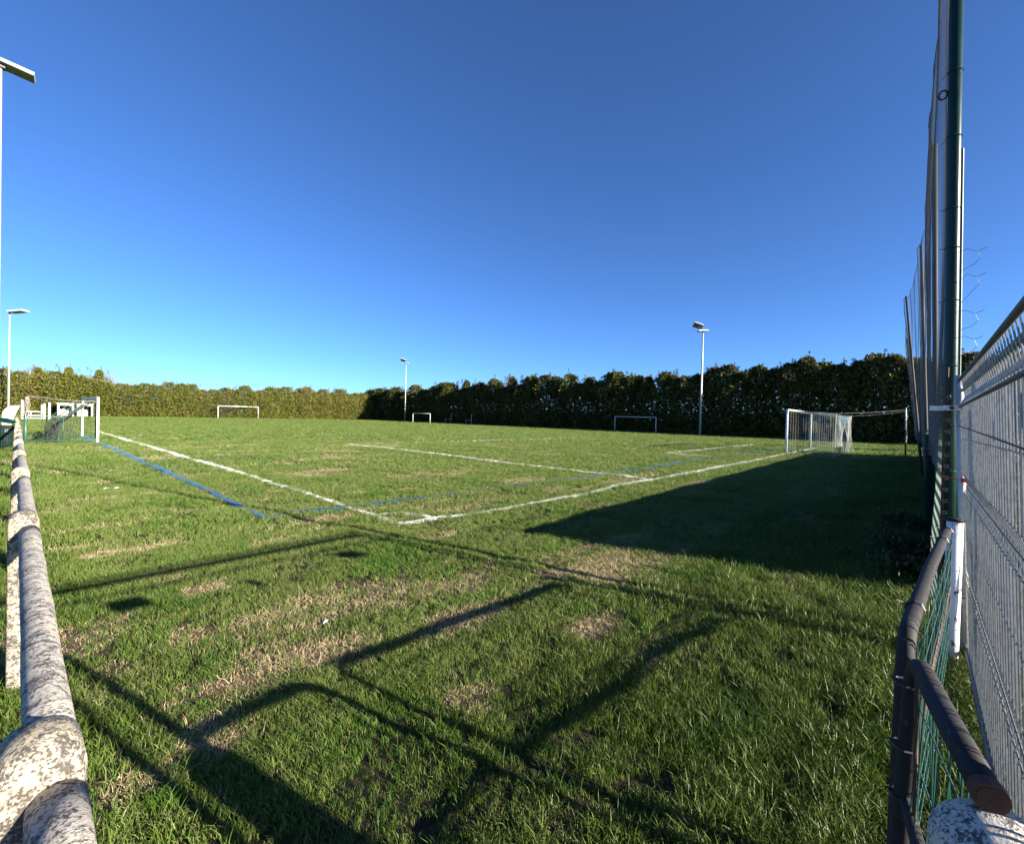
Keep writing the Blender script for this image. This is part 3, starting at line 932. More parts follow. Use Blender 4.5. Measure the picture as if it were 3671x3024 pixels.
# ------------------------------------------------------------------ concrete hood shelter, bin
t = empty('concrete_shelter', (.5, 45, 0), 'pale curved precast concrete shelter seen from the side behind the bin', 'shelter')
prof = [(.07, 0), (.07, .85), (.10, 1.08), (.18, 1.25), (.32, 1.39), (.50, 1.47), (.70, 1.51), (.86, 1.52)]
inner = [(.86, 1.46), (.70, 1.45), (.51, 1.41), (.35, 1.33), (.23, 1.20), (.155, 1.05), (.13, .85), (.13, 0)]
mb = MB()
pl = prof + inner
n = len(pl)
v = [(px, 45.09, pz) for px, pz in pl] + [(px, 47.4, pz) for px, pz in pl]
f = [(i, i + n, (i + 1) % n + n, (i + 1) % n) for i in range(n)]
m_ = len(prof)
for i in range(m_ - 1):
    f.append((i, i + 1, n - 2 - i, n - 1 - i)); f.append((n + i + 1, n + i, n + n - 1 - i, n + n - 2 - i))
mb.add(v, f); mb.build('hood', M['shelter'], t)
side = prof + [(.84, 1.40), (.62, .75), (.45, 0)]
for yy in (45.0, 47.41):
    mb = MB(); n = len(side)
    mb.add([(px, yy, pz) for px, pz in side] + [(px, yy + .08, pz) for px, pz in side],
           [tuple(range(n)), tuple(range(2 * n - 1, n - 1, -1))] + [(i, i + n, (i + 1) % n + n, (i + 1) % n) for i in range(n)])
    mb.build('side_wall', M['shelter'], t)

bx, by = .125, 24.6
t = empty('wire_bin', (bx, by, 0), 'green wire mesh litter bin with tilted round lid beside the rail', 'bin')
mb = MB()
for k in range(26):
    a = 2 * math.pi * k / 26
    mb.tube([(bx + .235 * math.cos(a), by + .235 * math.sin(a), .06), (bx + .275 * math.cos(a), by + .275 * math.sin(a), .84)], .006, 4, False)
for k in range(11):
    zz = .08 + .075 * k; rr = .235 + .04 * k / 10
    mb.tube([(bx + rr * math.cos(q), by + rr * math.sin(q), zz) for q in np.linspace(0, 2 * math.pi, 25)], .006, 4, False)
mb.build('basket', M['wire_green'], t)
mb = MB(); mb.tube([(bx + .28 * math.cos(q), by + .28 * math.sin(q), .85) for q in np.linspace(0, 2 * math.pi, 25)], .02, 6, False); mb.build('rim', M['dark_steel'], t)
mb = MB()
mb.tube([(bx, by, .08), (bx, by, .3), (bx, by, .6), (bx, by, .82)], [.17, .215, .23, .25], 18); mb.build('bin_bag', M['bag'], t, True)
mb = MB()
rot = Matrix.Rotation(math.radians(14), 3, 'Y') @ Matrix.Rotation(math.radians(14), 3, 'X')
cc = Vector((bx + .02, by, 1.03))
lid = [(.02, .05), (.16, .045), (.26, .015), (.285, -.01), (.27, -.02), (.15, -.005), (.02, 0)]
ns = 24
v = []; f = []
for i, (rr, zz) in enumerate(lid):
    for k in range(ns):
        q = 2 * math.pi * k / ns
        v.append(cc + rot @ Vector((rr * math.cos(q), rr * math.sin(q), zz)))
for i in range(len(lid) - 1):
    for k in range(ns):
        k2 = (k + 1) % ns
        f.append((i * ns + k, i * ns + k2, (i + 1) * ns + k2, (i + 1) * ns + k))
f.append(tuple(range(ns - 1, -1, -1))); f.append(tuple((len(lid) - 1) * ns + k for k in range(ns)))
mb.add(v, f); mb.build('lid', M['green_paint'], t)
mb = MB(); mb.tube([(bx + .26, by + .1, .84), (bx + .26, by + .1, .98)], .015, 6); mb.build('hinge', M['dark_steel'], t)


# ------------------------------------------------------------------ concrete railing on the left
def rx(y): return .045 + .0152 * y


def dome_post(mb, x, y, w, d, h, seed=0):
    """post with a rounded head; profile extruded along y with a softened rim"""
    K = 10
    rings = []
    for (yy, s) in ((-d / 2, .90), (-d / 2 + .018, 1.0), (d / 2 - .018, 1.0), (d / 2, .90)):
        hw = w / 2 * s
        zt = h - w / 2 - (.012 if s < 1 else 0)
        pr = [(-hw, -.15), (-hw, zt)]
        pr += [(-hw * math.cos(q), zt + hw * .95 * math.sin(q)) for q in np.linspace(0, math.pi, K + 1)[1:-1]]
        pr += [(hw, zt), (hw, -.15)]
        rings.append([(x + a, y + yy, b) for a, b in pr])
    n = len(rings[0])
    v = [p for r in rings for p in r]
    f = []
    for i in range(3):
        for k in range(n - 1):
            f.append((i * n + k, i * n + k + 1, (i + 1) * n + k + 1, (i + 1) * n + k))
    f.append(tuple(range(n - 1, -1, -1))); f.append(tuple(3 * n + k for k in range(n)))
    mb.add(v, f)


rail_t = empty('concrete_railing', (rx(1.27), 1.27, 0), 'lichen covered concrete post and pipe railing along the left edge', 'railing')
ys = [-1.38] + [1.25 + 2.65 * k for k in range(12)]
for y in ys:
    if y > 0:
        mb = MB(); dome_post(mb, rx(y) - .008, y, .128, .14, 1.045 + R.uniform(-.008, .008)); mb.build('post', M['post'], rail_t, True)
for a, b in zip(ys[:-1], ys[1:]):
    if a < 0: a = -.9
    else: a = a
    nseg = 9
    pth = []
    for i in range(nseg + 1):
        q = i / nseg
        yy = a + (b - a) * q
        pth.append((rx(yy) + .014 + R.uniform(-.0012, .0012), yy, .925 - .006 * math.sin(math.pi * q)))
    rr = [.0435 + .0015 * math.sin(9 * i + b) for i in range(nseg + 1)]
    mb = MB(); mb.tube(pth, rr, 20); mb.build('pipe_rail', M['rail'], rail_t, True)

# concrete post at the bottom right corner
t = empty('concrete_post', (1.285, -.137, 0), 'white lichen spotted concrete post with rounded head at the bottom right corner', 'post')
mb = MB()
cx_, cy_, hr = 1.285, -.137, .103
mb.tube([(cx_, cy_, -.15), (cx_, cy_, .5), (cx_, cy_, .845)] + [(cx_, cy_, .845 + .085 * math.sin(q)) for q in np.linspace(.15, math.pi / 2 - .02, 9)],
        [hr, hr, hr] + [hr * math.cos(q) for q in np.linspace(.15, math.pi / 2 - .02, 9)], 26)
mb.build('shaft', M['post_grey'], t, True)
for (sx, sy, sh, sr, lb) in ((1.37, -.36, 1.53, .038, 'thin unseen stake by the fence panel, put in for its shadow band'),):
    t = empty('shadow_stake', (sx, sy, 0), lb, 'stake')  # unseen stake, put in to cast the thin shadow band on the grass
    mb = MB(); mb.tube([(sx, sy, -.1), (sx + .01, sy, sh * .6), (sx, sy, sh)], [sr, sr * .97, sr * .9], 10); mb.build('shaft', M['post_brown'], t, True)

# ------------------------------------------------------------------ tubular barriers
BY = -.06
t = empty('tubular_barrier', (3.1, BY, 0), 'dark tubular barrier with green mesh tied to the chipped white post', 'barrier', 'dark tubular barriers by the right fence')
mb = MB()
mb.tube(arc_path([(4.38, -.16, .955), (3.2, -.06, .955), (2.10, .015, .955), (2.02, .02, .2), (2.02, .02, .05)], .12, 6), .0265, 14)
mb.build('frame', M['old_tube'], t, True)
mb = MB(); mb.tube([(4.36, -.17, .50), (3.2, -.075, .50), (2.05, .005, .50)], .0255, 12); mb.build('lower_rail', M['old_tube'], t, True)
mb = MB(); mb.tube([(4.42, -.185, .57), (3.3, -.10, .57), (2.3, -.03, .57)], .009, 6); mb.build('rusty_rod', M['rust'], t)
mb = MB()
for k in range(18):
    q = k / 17
    x = 4.36 - (4.36 - 2.1) * q; y = -.185 + .17 * q
    mb.tube([(x, y, .08), (x, y, .93)], .0022, 4, False)
for k in range(8):
    zz = .10 + k * .11
    mb.tube([(4.36, -.185, zz), (3.2, -.10, zz), (2.1, -.015, zz)], .0022, 4, False)
mb.build('wire_mesh', M['wire_green'], t)
for (x, y) in ((4.36, -.16), (3.95, -.125), (2.4, -.005)):
    mb = MB()
    for k in range(3):
        a = k * .01
        mb.tube([(x + a, y + .03 * math.sin(q), .955 + .032 * math.cos(q)) for q in np.linspace(0, 6.4, 9)], .003, 4, False)
    mb.tube([(x, y + .02, .97), (x - .02, y + .06, .985), (x - .05, y + .05, 1.0)], .003, 4, False)
    mb.build('tie_wire', M['dark_steel'], t)

t = empty('tubular_barrier', (1.6, -.06, 0), 'dark tubular barrier with rounded corner and bent green wires next to the bottom right post', 'barrier', 'dark tubular barriers by the right fence')
mb = MB()
mb.tube(arc_path([(1.92, .012, .05), (1.92, .012, .3), (1.925, -.012, .945), (1.6, -.062, .955), (1.31, -.118, .955)], .11, 6), .0275, 14)
mb.build('frame', M['old_tube'], t, True)
mb = MB(); mb.tube([(1.312, -.118, .955), (1.285, -.123, .955)], .0295, 12); mb.tube([(1.2849, -.12302, .955), (1.2839, -.12322, .955)], .021, 12); mb.build('pipe_end', M['rust'], t)
mb = MB(); mb.tube([(1.88, -.015, .92), (1.83, -.02, .55), (1.72, -.02, .1)], .006, 6); mb.build('rusty_rod', M['rust'], t)
mb = MB(); mb.tube([(1.90, .0, .5), (1.6, -.05, .5), (1.38, -.10, .5)], .018, 8); mb.build('lower_rail', M['old_tube'], t, True)
mb = MB()
for k in range(13):
    q = k / 12
    x = 1.86 - .48 * q; y = -.02 - .09 * q
    mb.tube([(x, y, .93), (x + R.uniform(-.03, .03), y + R.uniform(-.03, .02), .5), (x + R.uniform(-.07, .05), y + R.uniform(-.05, .03), .03)], .0023, 4, False)
for k in range(5):
    zz = .15 + .17 * k
    mb.tube([(1.86, -.02, zz), (1.5, -.07 + R.uniform(-.02, .02), zz + R.uniform(-.03, .03)), (1.38, -.11, zz + R.uniform(-.05, .05))], .0023, 4, False)
mb.build('wire_mesh', M['wire_green'], t)
for zz in (.86, .66, .5):
    mb = MB(); mb.tube([(1.92 + .035 * math.cos(q), .008 + .035 * math.sin(q), zz) for q in np.linspace(0, 6.28, 9)], .004, 4, False)
    mb.tube([(1.93, .03, zz), (1.915, .05, zz + .01)], .003, 4, False)
    mb.build('tie_wire', M['dark_steel'], t)

# chipped white post beside the tall green pole
t = empty('white_post', (4.52, -.205, 0), 'chipped white painted post with flat cap, tied to the dark barrier', 'post')
mb = MB(); mb.tube([(4.52, -.205, -.1), (4.52, -.205, .5), (4.52, -.205, 1.015)], .045, 14); mb.build('shaft', M['white_chip'], t, True)
mb = MB(); mb.tube([(4.52, -.205, 1.016), (4.52, -.205, 1.034)], .06, 16); mb.build('cap', M['old_tube'], t, True)

# ------------------------------------------------------------------ site fence panel (welded wire, galvanised)
FT, FB = 2.02, .10
def fy(z): return -.29 + (z - FB) / (FT - FB) * .085
t = empty('site_fence_panel', (3.0, -.29, 0), 'galvanised temporary fence panel of dense upright wires on the right', 'fence')
fx0, fx1 = 1.15, 4.68
mb = MB()
for xx in (fx0, fx1):
    mb.tube([(xx, fy(.02), .02), (xx, fy(FT + .04), FT + .04)], .024, 10)
mb.build('upright_tube', M['galv_light'], t, True)
for zz in (FT, FB):
    mb = MB(); mb.tube([(fx0, fy(zz), zz), (fx1, fy(zz), zz)], .012 if zz == FT else .012, 10); mb.build('rail_tube', M['galv'], t, True)
mb = MB()
nw = 44
for k in range(nw + 1):
    x = fx0 + .04 + (fx1 - fx0 - .08) * k / nw + R.uniform(-.003, .003)
    off = -.008
    pts = []
    for zz, o in ((FB, 0), (.55, 0), (.62, -.022), (.69, 0), (1.20, 0), (1.27, -.022), (1.34, 0), (1.86, 0), (1.90, -.02), (1.95, -.012), (FT + .03, .0)):
        pts.append((x + R.uniform(-.0015, .0015), fy(zz) + off + o, zz))
    mb.tube(pts, .0032, 5, False)
mb.build('upright_wires', M['wire_galv'], t)
mb = MB()
for zz in (.28, .55, .62, .69, .95, 1.20, 1.27, 1.34, 1.60, 1.86):
    mb.tube([(fx0, fy(zz) - .013, zz), (fx1, fy(zz) - .013, zz)], .003, 5, False)
mb.build('cross_wires', M['galv'], t)
mb = MB(); mb.tube([(fx0, fy(1.955) - .03, 1.955), (fx1, fy(1.955) - .03, 1.955)], .012, 8); mb.tube([(fx0, fy(1.83), 1.83), (fx1, fy(1.83), 1.83)], .009, 8); mb.build('upper_rail', M['galv'], t, True)
for (x, w) in ((1.95, .26), (3.93, .24)):
    mb = MB(); mb.box((x, fy(1.74) - .03, 1.735), (w, .004, .11)); mb.build('name_plate', M['plate'], t)
mb = MB(); mb.box((2.80, fy(1.68) - .055, 1.68), (.09, .004, .09)); mb.build('tag_plate', M['orange'], t)
mb = MB(); mb.tube([(fx0, fy(1.62) + .01, 1.60), (2.6, fy(1.62) + .012, 1.64), (fx1, fy(1.66) + .01, 1.69)], .0035, 5); mb.build('guy_wire', M['dark_steel'], t)

# second panel stacked behind
t = empty('site_fence_panel', (3.1, -.36, 0), 'second galvanised wire panel leaning right behind the first one', 'fence')
def fy2(z): return fy(z) - .055
mb = MB()
for k in range(42):
    x = 1.2 + 3.3 * k / 41 + R.uniform(-.006, .006)
    mb.tube([(x, fy2(.12), .12), (x + .01, fy2(1.0), 1.0), (x, fy2(1.99), 1.99)], .0032, 5, False)
mb.build('upright_wires', M['wire_galv'], t)
mb = MB(); mb.tube([(4.60, fy2(.02), .02), (4.60, fy2(2.02), 2.02)], .024, 10); mb.build('upright_tube', M['galv'], t, True)
for zz in (.12, 1.99):
    mb = MB(); mb.tube([(1.18, fy2(zz), zz), (4.575, fy2(zz), zz)], .018, 8); mb.build('rail_tube', M['galv'], t, True)

# fence clamp
t = empty('fence_clamp', (4.72, -.17, 1.82), 'shiny steel clamp joining the tall green pole to the fence panel', 'clamp')
mb = MB(); mb.box((4.745, -.135, 1.82), (.02, .17, .035)); mb.box((4.66, -.18, 1.82), (.02, .11, .035)); mb.build('strap', M['shiny'], t)
mb = MB(); mb.tube([(4.62, -.235, 1.82), (4.79, -.235, 1.82)], .009, 6); mb.tube([(4.62, -.17, 1.82), (4.65, -.17, 1.82)], .014, 6); mb.build('bolt', M['dark_steel'], t)
t = empty('foot_clamp', (4.6, -.25, .45), 'small steel clamp low between the white post and the fence panel', 'clamp')
mb = MB(); mb.box((4.62, -.25, .45), (.12, .09, .03)); mb.build('strap', M['galv'], t)
mb = MB(); mb.box((4.60, -.245, 1.30), (.03, .03, .03)); mb.tube([(4.6, -.12, 1.32), (4.6, -.24, 1.30), (4.2, -.27, 1.28)], .003, 5)
tag(mb.build('red_tie', M['red']), 'red plastic tie knotted between the green pole and the fence', 'tie')

# ------------------------------------------------------------------ ball stop net, poles, chain link fence
PX = [4.85, 10.0, 15.0, 20.0, 25.0, 30.0]
PB = [(-.20), (-.24), (-.20), (-.12), (-.10), (-.10)]     # y at the ground
PT = [(-.095), (-.05), (.10), (.46), (.50), (.42)]        # y at the top: they lean towards the pitch
PH = [6.25, 6.2, 6.1, 5.98, 5.3, 5.2]
pl_lab = ['tall dark green pole beside the fence panel, nearest of the net posts', 'brown net post, second from the camera', 'leaning net post, third from the camera',
          'leaning net post with a white sunlit edge, fourth from the camera', 'broad dark net post, shortest in view', 'last net post at the far end of the ball net']
for i in range(6):
    x, yb, yt, h = PX[i], PB[i], PT[i], PH[i]
    t = empty('net_post', (x, yb, 0), pl_lab[i], 'post', 'leaning posts of the ball stop net')
    r0 = .043 if i == 0 else .036
    pts = [(x, yb + (yt - yb) * q, -.1 + (h + .1) * q) for q in (0, .3, .6, 1)]
    mb = MB(); mb.tube(pts, [r0, r0, r0 * .95, r0 * .9], 14); mb.build('pole', M['green_paint'] if i == 0 else M['post_brown'], t, True)
    mb = MB(); mb.tube([pts[-1], (x, yt, h + .03)], r0 * .97, 14); mb.build('cap', M['dark_steel'], t, True)
    if i == 0:
        for zz in (1.35, 1.7, 2.15, 2.65, 3.05, 3.35, 3.9, 4.4):
            yy = yb + (yt - yb) * (zz / h)
            mb = MB(); mb.tube([(x + (r0 + .003) * math.cos(q), yy + (r0 + .003) * math.sin(q), zz + .006 * math.sin(q)) for q in np.linspace(0, 6.283, 13)], .003, 4, False)
            mb.tube([(x, yy + r0, zz), (x + .05, yy + r0 + .03, zz + R.uniform(-.02, .02))], .003, 4, False)
            mb.build('tie_wire', M['wire_green'], t)
        for zz in (4.25,):
            yy = yb + (yt - yb) * (zz / h)
            mb = MB(); mb.tube([(x, yy + r0 + .025 + .025 * math.cos(q), zz + .035 * math.sin(q)) for q in np.linspace(0, 6.283, 11)], .007, 5, False); mb.build('ring_bolt', M['rust'], t)
        mb = MB(); mb.tube([(x + .01, yb - .05, 0), (x + .01, yb + (yt - yb) * .62 - .048, 3.8)], .008, 6); mb.build('side_tube', M['green_tube'], t)

bt = empty('ball_stop_net', (4.85, -.2, 1.4), 'tall grey ball stop net hanging between the leaning posts', 'net')
def net_xy(s, zf):
    """s in metres along x from first post, zf 0..1 bottom to top"""
    x = 4.85 + s
    yb = float(np.interp(x, PX, PB)); yt = float(np.interp(x, PX, PT)); h = float(np.interp(x, PX, PH))
    i = min(len(PX) - 2, max(0, int(np.searchsorted(PX, x) - 1)))
    q = (x - PX[i]) / (PX[i + 1] - PX[i])
    sag = math.sin(math.pi * max(0, min(1, q)))
    z0 = 1.30
    ztop = h - .06 - .28 * sag
    z = z0 + (ztop - z0) * zf
    y = yb + (yt - yb) * (z / h) + .025 + .04 * min(1, s / 1.5) + .05 * sag * math.sin(3 * zf + i) + .03 * math.sin(x * 3.1) * math.sin(5 * zf + x)
    return (x, y, z)
mb = MB()
s = 0.0
while s < 25.15:
    mb.tube([net_xy(s, k / 10) for k in range(11)], .0013 if s < 5 else .0014, 3, False)
    s += .034 if s < 5 else .085
for j in range(110):
    mb.tube([net_xy(q, j / 109) for q in np.linspace(0, 25.15, 70)], .0008, 3, False)
mb.build('netting', M['net_grey'], bt)
mb = MB(); mb.tube([net_xy(q, 1) for q in np.linspace(0, 25.15, 84)], .007, 4, False); mb.build('top_cord', M['net_dark'], bt)

# chain link fence with green windscreen below the net
ct = empty('chain_link_fence', (6.0, -.17, 0), 'green chain link fence with opaque green windscreen under the ball net', 'fence')
mb = MB()
def cl(x, z): return (x, -.135 + .012 * math.sin(x * 2.3) + .01 * math.sin(z * 4 + x), z)
n1, z1, cell = 0, 1.62, .055
x = 4.9
while x < 15.5:
    for sgn in (1, -1):
        pts = []
        for k in range(0, 31):
            zz = .03 + k * .053
            xx = x + (cell / 2) * (k % 2) * sgn
            p = cl(xx, zz); pts.append((p[0], p[1] + .003 * sgn, p[2]))
        mb.tube(pts, .0018, 3, False)
    x += cell
mb.build('chain_link', M['wire_green'], ct)
mb = MB()
nxs, nzs = 110, 6
vs = []
for side_ in (0, 1):
    for j in range(nzs + 1):
        for i in range(nxs + 1):
            x = 6.1 + (33.0 - 6.1) * i / nxs
            ztop = 1.53 + .012 * math.sin(x * 1.7) + .004 * (x - 6)
            zz = .03 + (ztop - .03) * j / nzs
            vs.append((x, -.175 + .02 * math.sin(x * 2.6 + j) + .012 * math.sin(x * 6.3 - j * 1.3) - .006 * side_, zz))
fs = []
N = (nxs + 1) * (nzs + 1)
for j in range(nzs):
    for i in range(nxs):
        a = j * (nxs + 1) + i
        fs.append((a, a + 1, a + nxs + 2, a + nxs + 1)); fs.append((N + a + 1, N + a, N + a + nxs + 1, N + a + nxs + 2))
mb.add(vs, fs)
mb.build('windscreen', M['screen'], ct, True)
for k in range(10):
    x = 6.05 + 3 * k
    mb = MB(); mb.tube([(x, -.20, -.1), (x, -.20, 1.68)], .022, 8); mb.build('fence_post', M['green_paint'], ct, True)
mb = MB(); mb.tube([cl(q, 1.64) for q in np.linspace(4.9, 33, 60)], .004, 4, False); mb.build('top_wire', M['wire_green'], ct)

# rusty rod with wire hooks in front of the tall pole
t = empty('rusty_rod', (4.66, -.135, 0), 'thin rusty rod with small wire hooks before the tall green pole', 'rod')
mb = MB(); mb.tube([(4.66, -.135, 0), (4.66, -.138, 1.2), (4.66, -.142, 2.12)], .008, 6); mb.build('rod', M['rust'], t)
mb = MB()
for k in range(11):
    zz = 1.05 + k * .085
    mb.tube([(4.65, -.137, zz), (4.645, -.16, zz + .012), (4.65, -.165, zz - .01), (4.655, -.145, zz - .012)], .003, 4, False)
mb.build('wire_hooks', M['wire'], t)
for zz in (2.05, 2.35, 2.55, 2.75, 3.0):
    mb = MB()
    a = R.uniform(-.05, .05)
    p = [(4.82, -.17, zz), (4.82, -.23, zz + .03 + a), (4.82, -.28, zz + a), (4.82, -.33, zz + .02 + a)]
    mb.tube(p, .0016, 4, False)
    mb.tube([p[2], (4.82, -.30, zz - .05 + a), (4.82, -.27, zz - .09 + a), (4.82, -.20, zz - .14)], .0016, 4, False)
    mb.build('loose_wire', M['wire_green'], ct)


# ------------------------------------------------------------------ shrubs near the fences
def bush(name, x, y, h, r, n, label, mat, seed, group=None, cat='shrub', prof=None, size=(.05, .11)):
    t = empty(name, (x, y, 0), label, cat, group)
    me = crown_mesh('foliage', h, r, prof or (lambda q: (1.0 - .7 * q ** 2, 1.0)), n, seed, size)
    me.materials.append(mat)
    link('foliage', me, None, t)
    mb = MB()
    for k in range(4):
        a = k * 1.6 + .3
        mb.tube([(x, y, -.05), (x + math.cos(a) * r * .4, y + math.sin(a) * r * .4, h * .6)], [.03, .01], 5)
    mb.build('stems', M['bark'], t)


bush('slender_conifer', 33.9, -.9, 2.75, .75, 900, 'small dark conifer behind the far end of the ball net', M['leaf_right'], 41, None, 'tree', prof_tip, (.1, .2))
bush('slender_conifer', 41.3, -1.0, 4.2, .9, 1200, 'taller dark conifer farther behind the end of the ball net', M['leaf_right'], 42, None, 'tree', prof_tip, (.1, .2))
for k, (x, y, h, r) in enumerate(((8.5, -1.7, .95, .7), (11, -2.0, 1.15, .9), (14, -2.2, 1.2, 1.0), (18, -2.6, 1.3, 1.2), (23, -2.6, 1.3, 1.3), (28, -3.2, 1.5, 1.4))):
    bush('bramble_bush', x, y, h, r, 700, ['nearest', 'second', 'third', 'fourth', 'fifth', 'farthest'][k] + ' low dark bramble bush behind the wire panel, counted away from the camera', M['leaf_bush'], 60 + k, 'brambles outside the fence')
for k, (x, y, h, r) in enumerate(((7.4, .14, .30, .34), (6.5, .12, .22, .26), (9.6, .15, .28, .4))):
    bush('weed_clump', x, y, h, r, 260, ['large leafy weed clump at the foot of the green windscreen', 'small weed clump nearest the barrier in the shade', 'weed clump farther along the shaded windscreen'][k], M['leaf_bush'], 80 + k, 'weeds along the windscreen', 'weed', None, (.04, .09))


# ------------------------------------------------------------------ grass
def grass_mat(name, cols, rough, trans, spec=0.35):
    m, nt, b = new_mat(name)
    oi = nt.nodes.new('ShaderNodeObjectInfo')
    gi = nt.nodes.new('ShaderNodeNewGeometry')
    n = noise(nt, 0.8, 4, 0.6, gi.outputs['Position'])
    s = nt.nodes.new('ShaderNodeMath'); s.operation = 'MULTIPLY_ADD'
    nt.links.new(gi.outputs['Random Per Island'], s.inputs[0]); s.inputs[1].default_value = 0.45
    nt.links.new(n.outputs['Fac'], s.inputs[2])
    s2 = nt.nodes.new('ShaderNodeMath'); s2.operation = 'MULTIPLY_ADD'
    nt.links.new(oi.outputs['Random'], s2.inputs[0]); s2.inputs[1].default_value = 0.30
    nt.links.new(s.outputs[0], s2.inputs[2])
    k = len(cols)
    r = ramp(nt, s2.outputs[0], [(min(1, 0.45 + 0.6 * i / (k - 1)), c) for i, c in enumerate(cols)])
    nt.links.new(r.outputs[0], b.inputs['Base Color'])
    b.inputs['Roughness'].default_value = rough
    b.inputs['Specular IOR Level'].default_value = spec
    t = nt.nodes.new('ShaderNodeBsdfTranslucent')
    nt.links.new(r.outputs[0], t.inputs['Color'])
    mx = nt.nodes.new('ShaderNodeMixShader')
    mx.inputs[0].default_value = trans
    nt.links.new(b.outputs[0], mx.inputs[1]); nt.links.new(t.outputs[0], mx.inputs[2])
    nt.links.new(mx.outputs[0], nt.nodes['Material Output'].inputs['Surface'])
    return m


M['grass'] = grass_mat('grass_blades', [(0.020, 0.060, 0.006), (0.046, 0.118, 0.012), (0.082, 0.162, 0.020), (0.16, 0.195, 0.055)], 0.5, 0.30, 0.22)
M['grass_long'] = grass_mat('long_grass_blades', [(0.012, 0.040, 0.004), (0.028, 0.080, 0.007), (0.052, 0.112, 0.010), (0.11, 0.15, 0.028)], 0.45, 0.28, 0.28)  # greens lowered: shade from the fence wires is put into the blade colour
M['straw'] = grass_mat('dry_grass_blades', [(0.17, 0.13, 0.065), (0.27, 0.215, 0.115), (0.36, 0.30, 0.17)], 0.7, 0.15, 0.2)
M['painted_white'] = grass_mat('white_painted_blades', [(0.35, 0.39, 0.26), (0.58, 0.60, 0.54), (0.70, 0.72, 0.68)], 0.7, 0.1, 0.2)
M['painted_blue'] = grass_mat('blue_painted_blades', [(0.012, 0.08, 0.20), (0.02, 0.13, 0.34), (0.035, 0.17, 0.38)], 0.7, 0.1, 0.2)


def tuft(g, nb, rad, hmin, hmax, w, lean):
    vs, fs = [], []
    for k in range(nb):
        a = g.random() * 6.283; r = rad * math.sqrt(g.random())
        x, y = r * math.cos(a), r * math.sin(a)
        h = g.uniform(hmin, hmax); la = g.random() * 6.283; l = h * lean * g.uniform(.3, 1.2)
        fa = g.random() * 6.283
        dx, dy = math.cos(fa) * w / 2, math.sin(fa) * w / 2
        lx_, ly_ = math.cos(la) * l, math.sin(la) * l
        b = len(vs)
        vs += [(x - dx, y - dy, -.01), (x + dx, y + dy, -.01), (x + dx * .8 + lx_ * .35, y + dy * .8 + ly_ * .35, h * .6), (x - dx * .8 + lx_ * .35, y - dy * .8 + ly_ * .35, h * .6), (x + lx_, y + ly_, h)]
        fs += [(b, b + 1, b + 2, b + 3), (b + 3, b + 2, b + 4)]
    return vs, fs


def scatter_group():
    ng = bpy.data.node_groups.new('scatter_tufts', 'GeometryNodeTree')
    ng.interface.new_socket('Geometry', in_out='INPUT', socket_type='NodeSocketGeometry')
    ng.interface.new_socket('Geometry', in_out='OUTPUT', socket_type='NodeSocketGeometry')
    N = ng.nodes; L = ng.links
    gi = N.new('NodeGroupInput'); go = N.new('NodeGroupOutput')
    def named(nm, typ):
        a = N.new('GeometryNodeInputNamedAttribute'); a.data_type = typ; a.inputs['Name'].default_value = nm
        return a.outputs['Attribute']
    isp = named('is_point', 'BOOLEAN')
    sep = N.new('GeometryNodeSeparateGeometry'); sep.domain = 'POINT'
    L.new(gi.outputs[0], sep.inputs['Geometry']); L.new(isp, sep.inputs['Selection'])
    spl = N.new('GeometryNodeSplitToInstances'); spl.domain = 'POINT'
    L.new(sep.outputs['Inverted'], spl.inputs['Geometry']); L.new(named('variant', 'INT'), spl.inputs['Group ID'])
    ip = N.new('GeometryNodeInstanceOnPoints')
    L.new(sep.outputs['Selection'], ip.inputs['Points'])
    L.new(spl.outputs['Instances'], ip.inputs['Instance'])
    ip.inputs['Pick Instance'].default_value = True
    L.new(named('variant', 'INT'), ip.inputs['Instance Index'])
    L.new(named('rot', 'FLOAT_VECTOR'), ip.inputs['Rotation'])
    L.new(named('scl', 'FLOAT_VECTOR'), ip.inputs['Scale'])
    L.new(ip.outputs[0], go.inputs[0])
    return ng


SG = scatter_group()
CAM_R = np.array([right.x, right.y]); CAM_F = np.array([fwd.x, fwd.y])


def scatter(name, mat, variants, px, py, pz, scl, label, cat='grass'):
    vs, fs, var = [], [], []
    for i, (v, f) in enumerate(variants):
        b = len(vs)
        vs += v; fs += [tuple(q + b for q in t_) for t_ in f]; var += [i] * len(v)
    nt_ = len(vs); n = len(px)
    me = bpy.data.meshes.new(name)
    me.from_pydata(vs + np.stack([px, py, pz], -1).tolist(), [], fs)
    me.materials.append(mat)
    g = np.random.default_rng(n)
    a = me.attributes.new('is_point', 'BOOLEAN', 'POINT'); a.data.foreach_set('value', np.concatenate([np.zeros(nt_, bool), np.ones(n, bool)]))
    a = me.attributes.new('variant', 'INT', 'POINT'); a.data.foreach_set('value', np.concatenate([np.array(var), g.integers(0, len(variants), n)]).astype(np.int32))
    rot = np.zeros((nt_ + n, 3), np.float32); rot[nt_:, 2] = g.random(n) * 6.283; rot[nt_:, 0] = g.normal(0, .12, n); rot[nt_:, 1] = g.normal(0, .12, n)
    a = me.attributes.new('rot', 'FLOAT_VECTOR', 'POINT'); a.data.foreach_set('vector', rot.ravel())
    sc = np.ones((nt_ + n, 3), np.float32); sc[nt_:] = scl
    a = me.attributes.new('scl', 'FLOAT_VECTOR', 'POINT'); a.data.foreach_set('vector', sc.ravel())
    o = link(name, me, None)
    md = o.modifiers.new('scatter', 'NODES'); md.node_group = SG
    return tag(o, label, cat, None, 'stuff')


